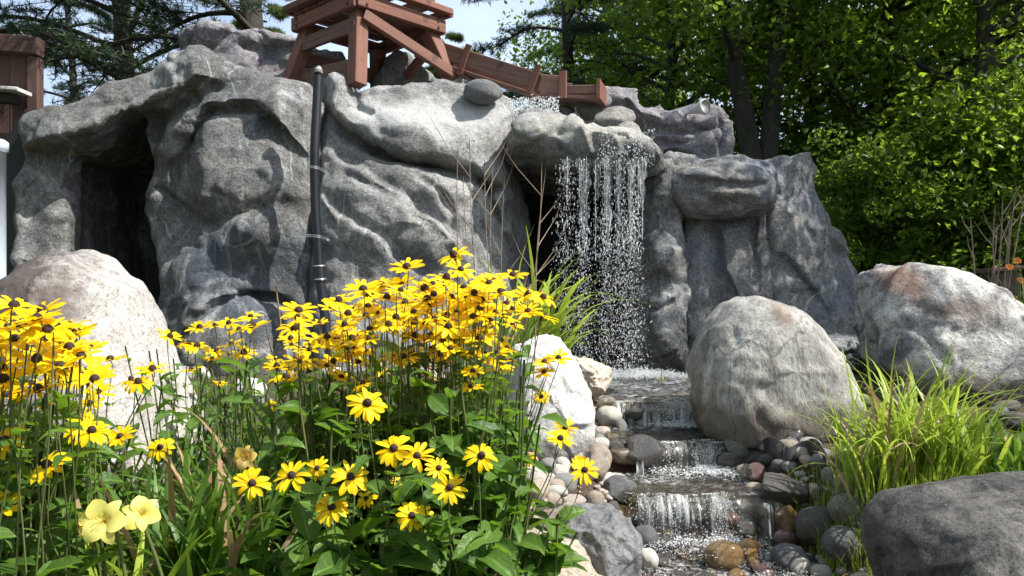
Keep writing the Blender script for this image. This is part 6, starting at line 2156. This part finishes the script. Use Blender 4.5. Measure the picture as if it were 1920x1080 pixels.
# the left pines
tree('pine_tree', P1, XP(478, 10.2), 10.2, 0.15, 1.0, 'thick trunked pine behind the wall, just left of the tower')
tree('pine_tree', P1, XP(-120, 9.5), 9.5, 2.9, 0.95, 'dark pine whose boughs hang over the fence at the upper left')
tree('pine_tree', P1, XP(240, 12.5), 12.5, 1.5, 1.0, 'pine with dense dark boughs high over the cave roof')
tree('pine_tree', P2, XP(130, 15), 15, 0.6, 0.72, 'pine behind the left end of the wall, low boughs against the sky')
tree('pine_tree', P3, XP(500, 12.5), 12.5, 1.0, 0.78, 'yellowish young pine behind the tower\'s left legs')
tree('pine_tree', P3, XP(200, 11.0), 11.0, 2.0, 0.42, 'small dark fir sapling poking above the cave roof')
tree('pine_tree', P3, XP(835, 19), 19, 0.3, 0.98, 'young pine showing right of the tower against the white sky')
tree('pine_tree', P2, XP(1066, 14.5), 14.5, 2.1, 0.95, 'tall pine with a bare straight trunk above the flume')
tree('pine_tree', P2, XP(1130, 18), 18, 4.1, 0.9, 'second pine behind the flume, right of the straight trunk')
# the right wood
tree('broadleaf_tree', B3, XP(1420, 11.0), 11.0, 0.2, 1.0, 'twin-stemmed broadleaf tree forking above the right end of the wall')
tree('broadleaf_tree', B1, XP(1255, 13.5), 13.5, 1.3, 1.0, 'leafy tree behind the stepped lavender rock')
tree('broadleaf_tree', B1, XP(1520, 13.0), 13.0, 3.1, 1.05, 'slim dark tree right of the twin-stemmed one')
tree('broadleaf_tree', B2, XP(1670, 12.0), 12.0, 0.7, 1.0, 'bright green tree in full leaf at the upper right')
tree('broadleaf_tree', B5, XP(1850, 10.4), 10.4, 2.7, 1.0, 'leafy tree with a dark trunk near the right edge')
tree('broadleaf_tree', B1, XP(1960, 12.5), 12.5, 5.2, 1.1, 'tree mostly cut by the right edge')
tree('broadleaf_tree', B1, 6.7, 6.0, 4.0, 0.86, 'near tree beyond the right edge shading the wall end')
tree('pine_tree', P2, XP(1590, 15.5), 15.5, 1.9, 0.9, 'dark pine deep in the wood right of the wall end')
# unseen trees added behind and beside the viewer to cut ambient sky light
for k, (x, y, m_, sc) in enumerate([(-7.5, 3.0, B1, 1.0), (-8.5, -2.0, B2, 1.0), (-6.0, -6.5, B1, 1.1), (-1.5, -8.0, B2, 1.1), (3.5, -8.5, B1, 1.0), (-11.0, 7.0, P2, 1.0)]):
    tree('broadleaf_tree' if m_ is not P2 else 'pine_tree', m_, x, y, k * 1.3, sc, 'unseen tree added behind or beside the viewer to block sky light', group='added trees around the viewer')
# the second row
for k, (u, d, m_, sc) in enumerate([(1180, 20, B1, 1.15), (1760, 19, B2, 1.1), (1920, 20, B1, 1.15), (1850, 26, B1, 1.4), (1250, 26, P2, 1.3)]):
    tree('broadleaf_tree' if m_ is not P2 else 'pine_tree', m_, XP(u, d), d, k * 1.7, sc, 'tree deep in the shady wood on the right', group='trees deep in the wood')
# understorey
for k, (u, d, sc) in enumerate([(1640, 10.5, 0.8), (1800, 10.5, 0.95), (1600, 12.5, 0.9), (1690, 13, 1.1), (1780, 14, 1.2), (1860, 12.5, 1.1), (1960, 10.5, 1.0), (1900, 15, 1.4), (1770, 19, 1.5)]):
    tree('shrub', B4, XP(u, d), d, k * 2.1, sc, 'dark leafy shrub growing in the shade under the trees on the right', cat='shrub', group='shrubs under the trees')
for k, (u, d, sc) in enumerate([(60, 20, 1.2), (320, 24, 1.2), (-150, 18, 1.2), (600, 26, 1.1)]):
    tree('shrub', B4, XP(u, d), d, k * 2.1, sc, 'far shrub behind the left end of the wall', cat='shrub', group='shrubs behind the wall')
# little brown box post on the right
bx = W(1876, 520, 6.6)
g_ = Vector((bx.x, 6.6, hz(bx.x, 6.6)))
bp_ = tag(empty('marker_post', g_), 'short brown wooden post with a slanted top behind the blotched boulder', 'post')
BI = Matrix.Translation(-g_)
beam('post_body', g_, (bx.x, 6.6, W(0, 512, 6.6).z), 0.20, 0.20, M['wood_fence'], bp_, roll=(1, 0, 0), inv=BI)
beam('post_cap', (bx.x - 0.13, 6.6, W(0, 508, 6.6).z), (bx.x + 0.13, 6.6, W(0, 502, 6.6).z), 0.26, 0.03, M['wood_old'], bp_, inv=BI)
# green sprigs by the pool
for u, v_, d, lb in [(1130, 690, 4.75, 'little green seedling beside the white foam at the pool edge'), (1240, 708, 4.9, 'tiny green weed at the right of the pool'), (1290, 690, 4.6, 'mossy green weed left of the domed grey boulder')]:
    p = W(u, v_ + 12, d)
    t = tag(empty('seedling', p), lb, 'weed')
    b_ = MB(); b_.tube([Vector((0, 0, -0.05)), Vector((0, 0, 0.03)), Vector((0.004, 0, 0.075))], 0.0018, 5)
    ob('stem', b_.me('stem', M['stem'], True), t)
    for k in range(9):
        add_leaf(t, Vector((0, 0, 0.01 + 0.007 * k)), 0.035 * (1.1 - k * 0.06), k * 2.4, -0.3, mat=M['blade_y'])
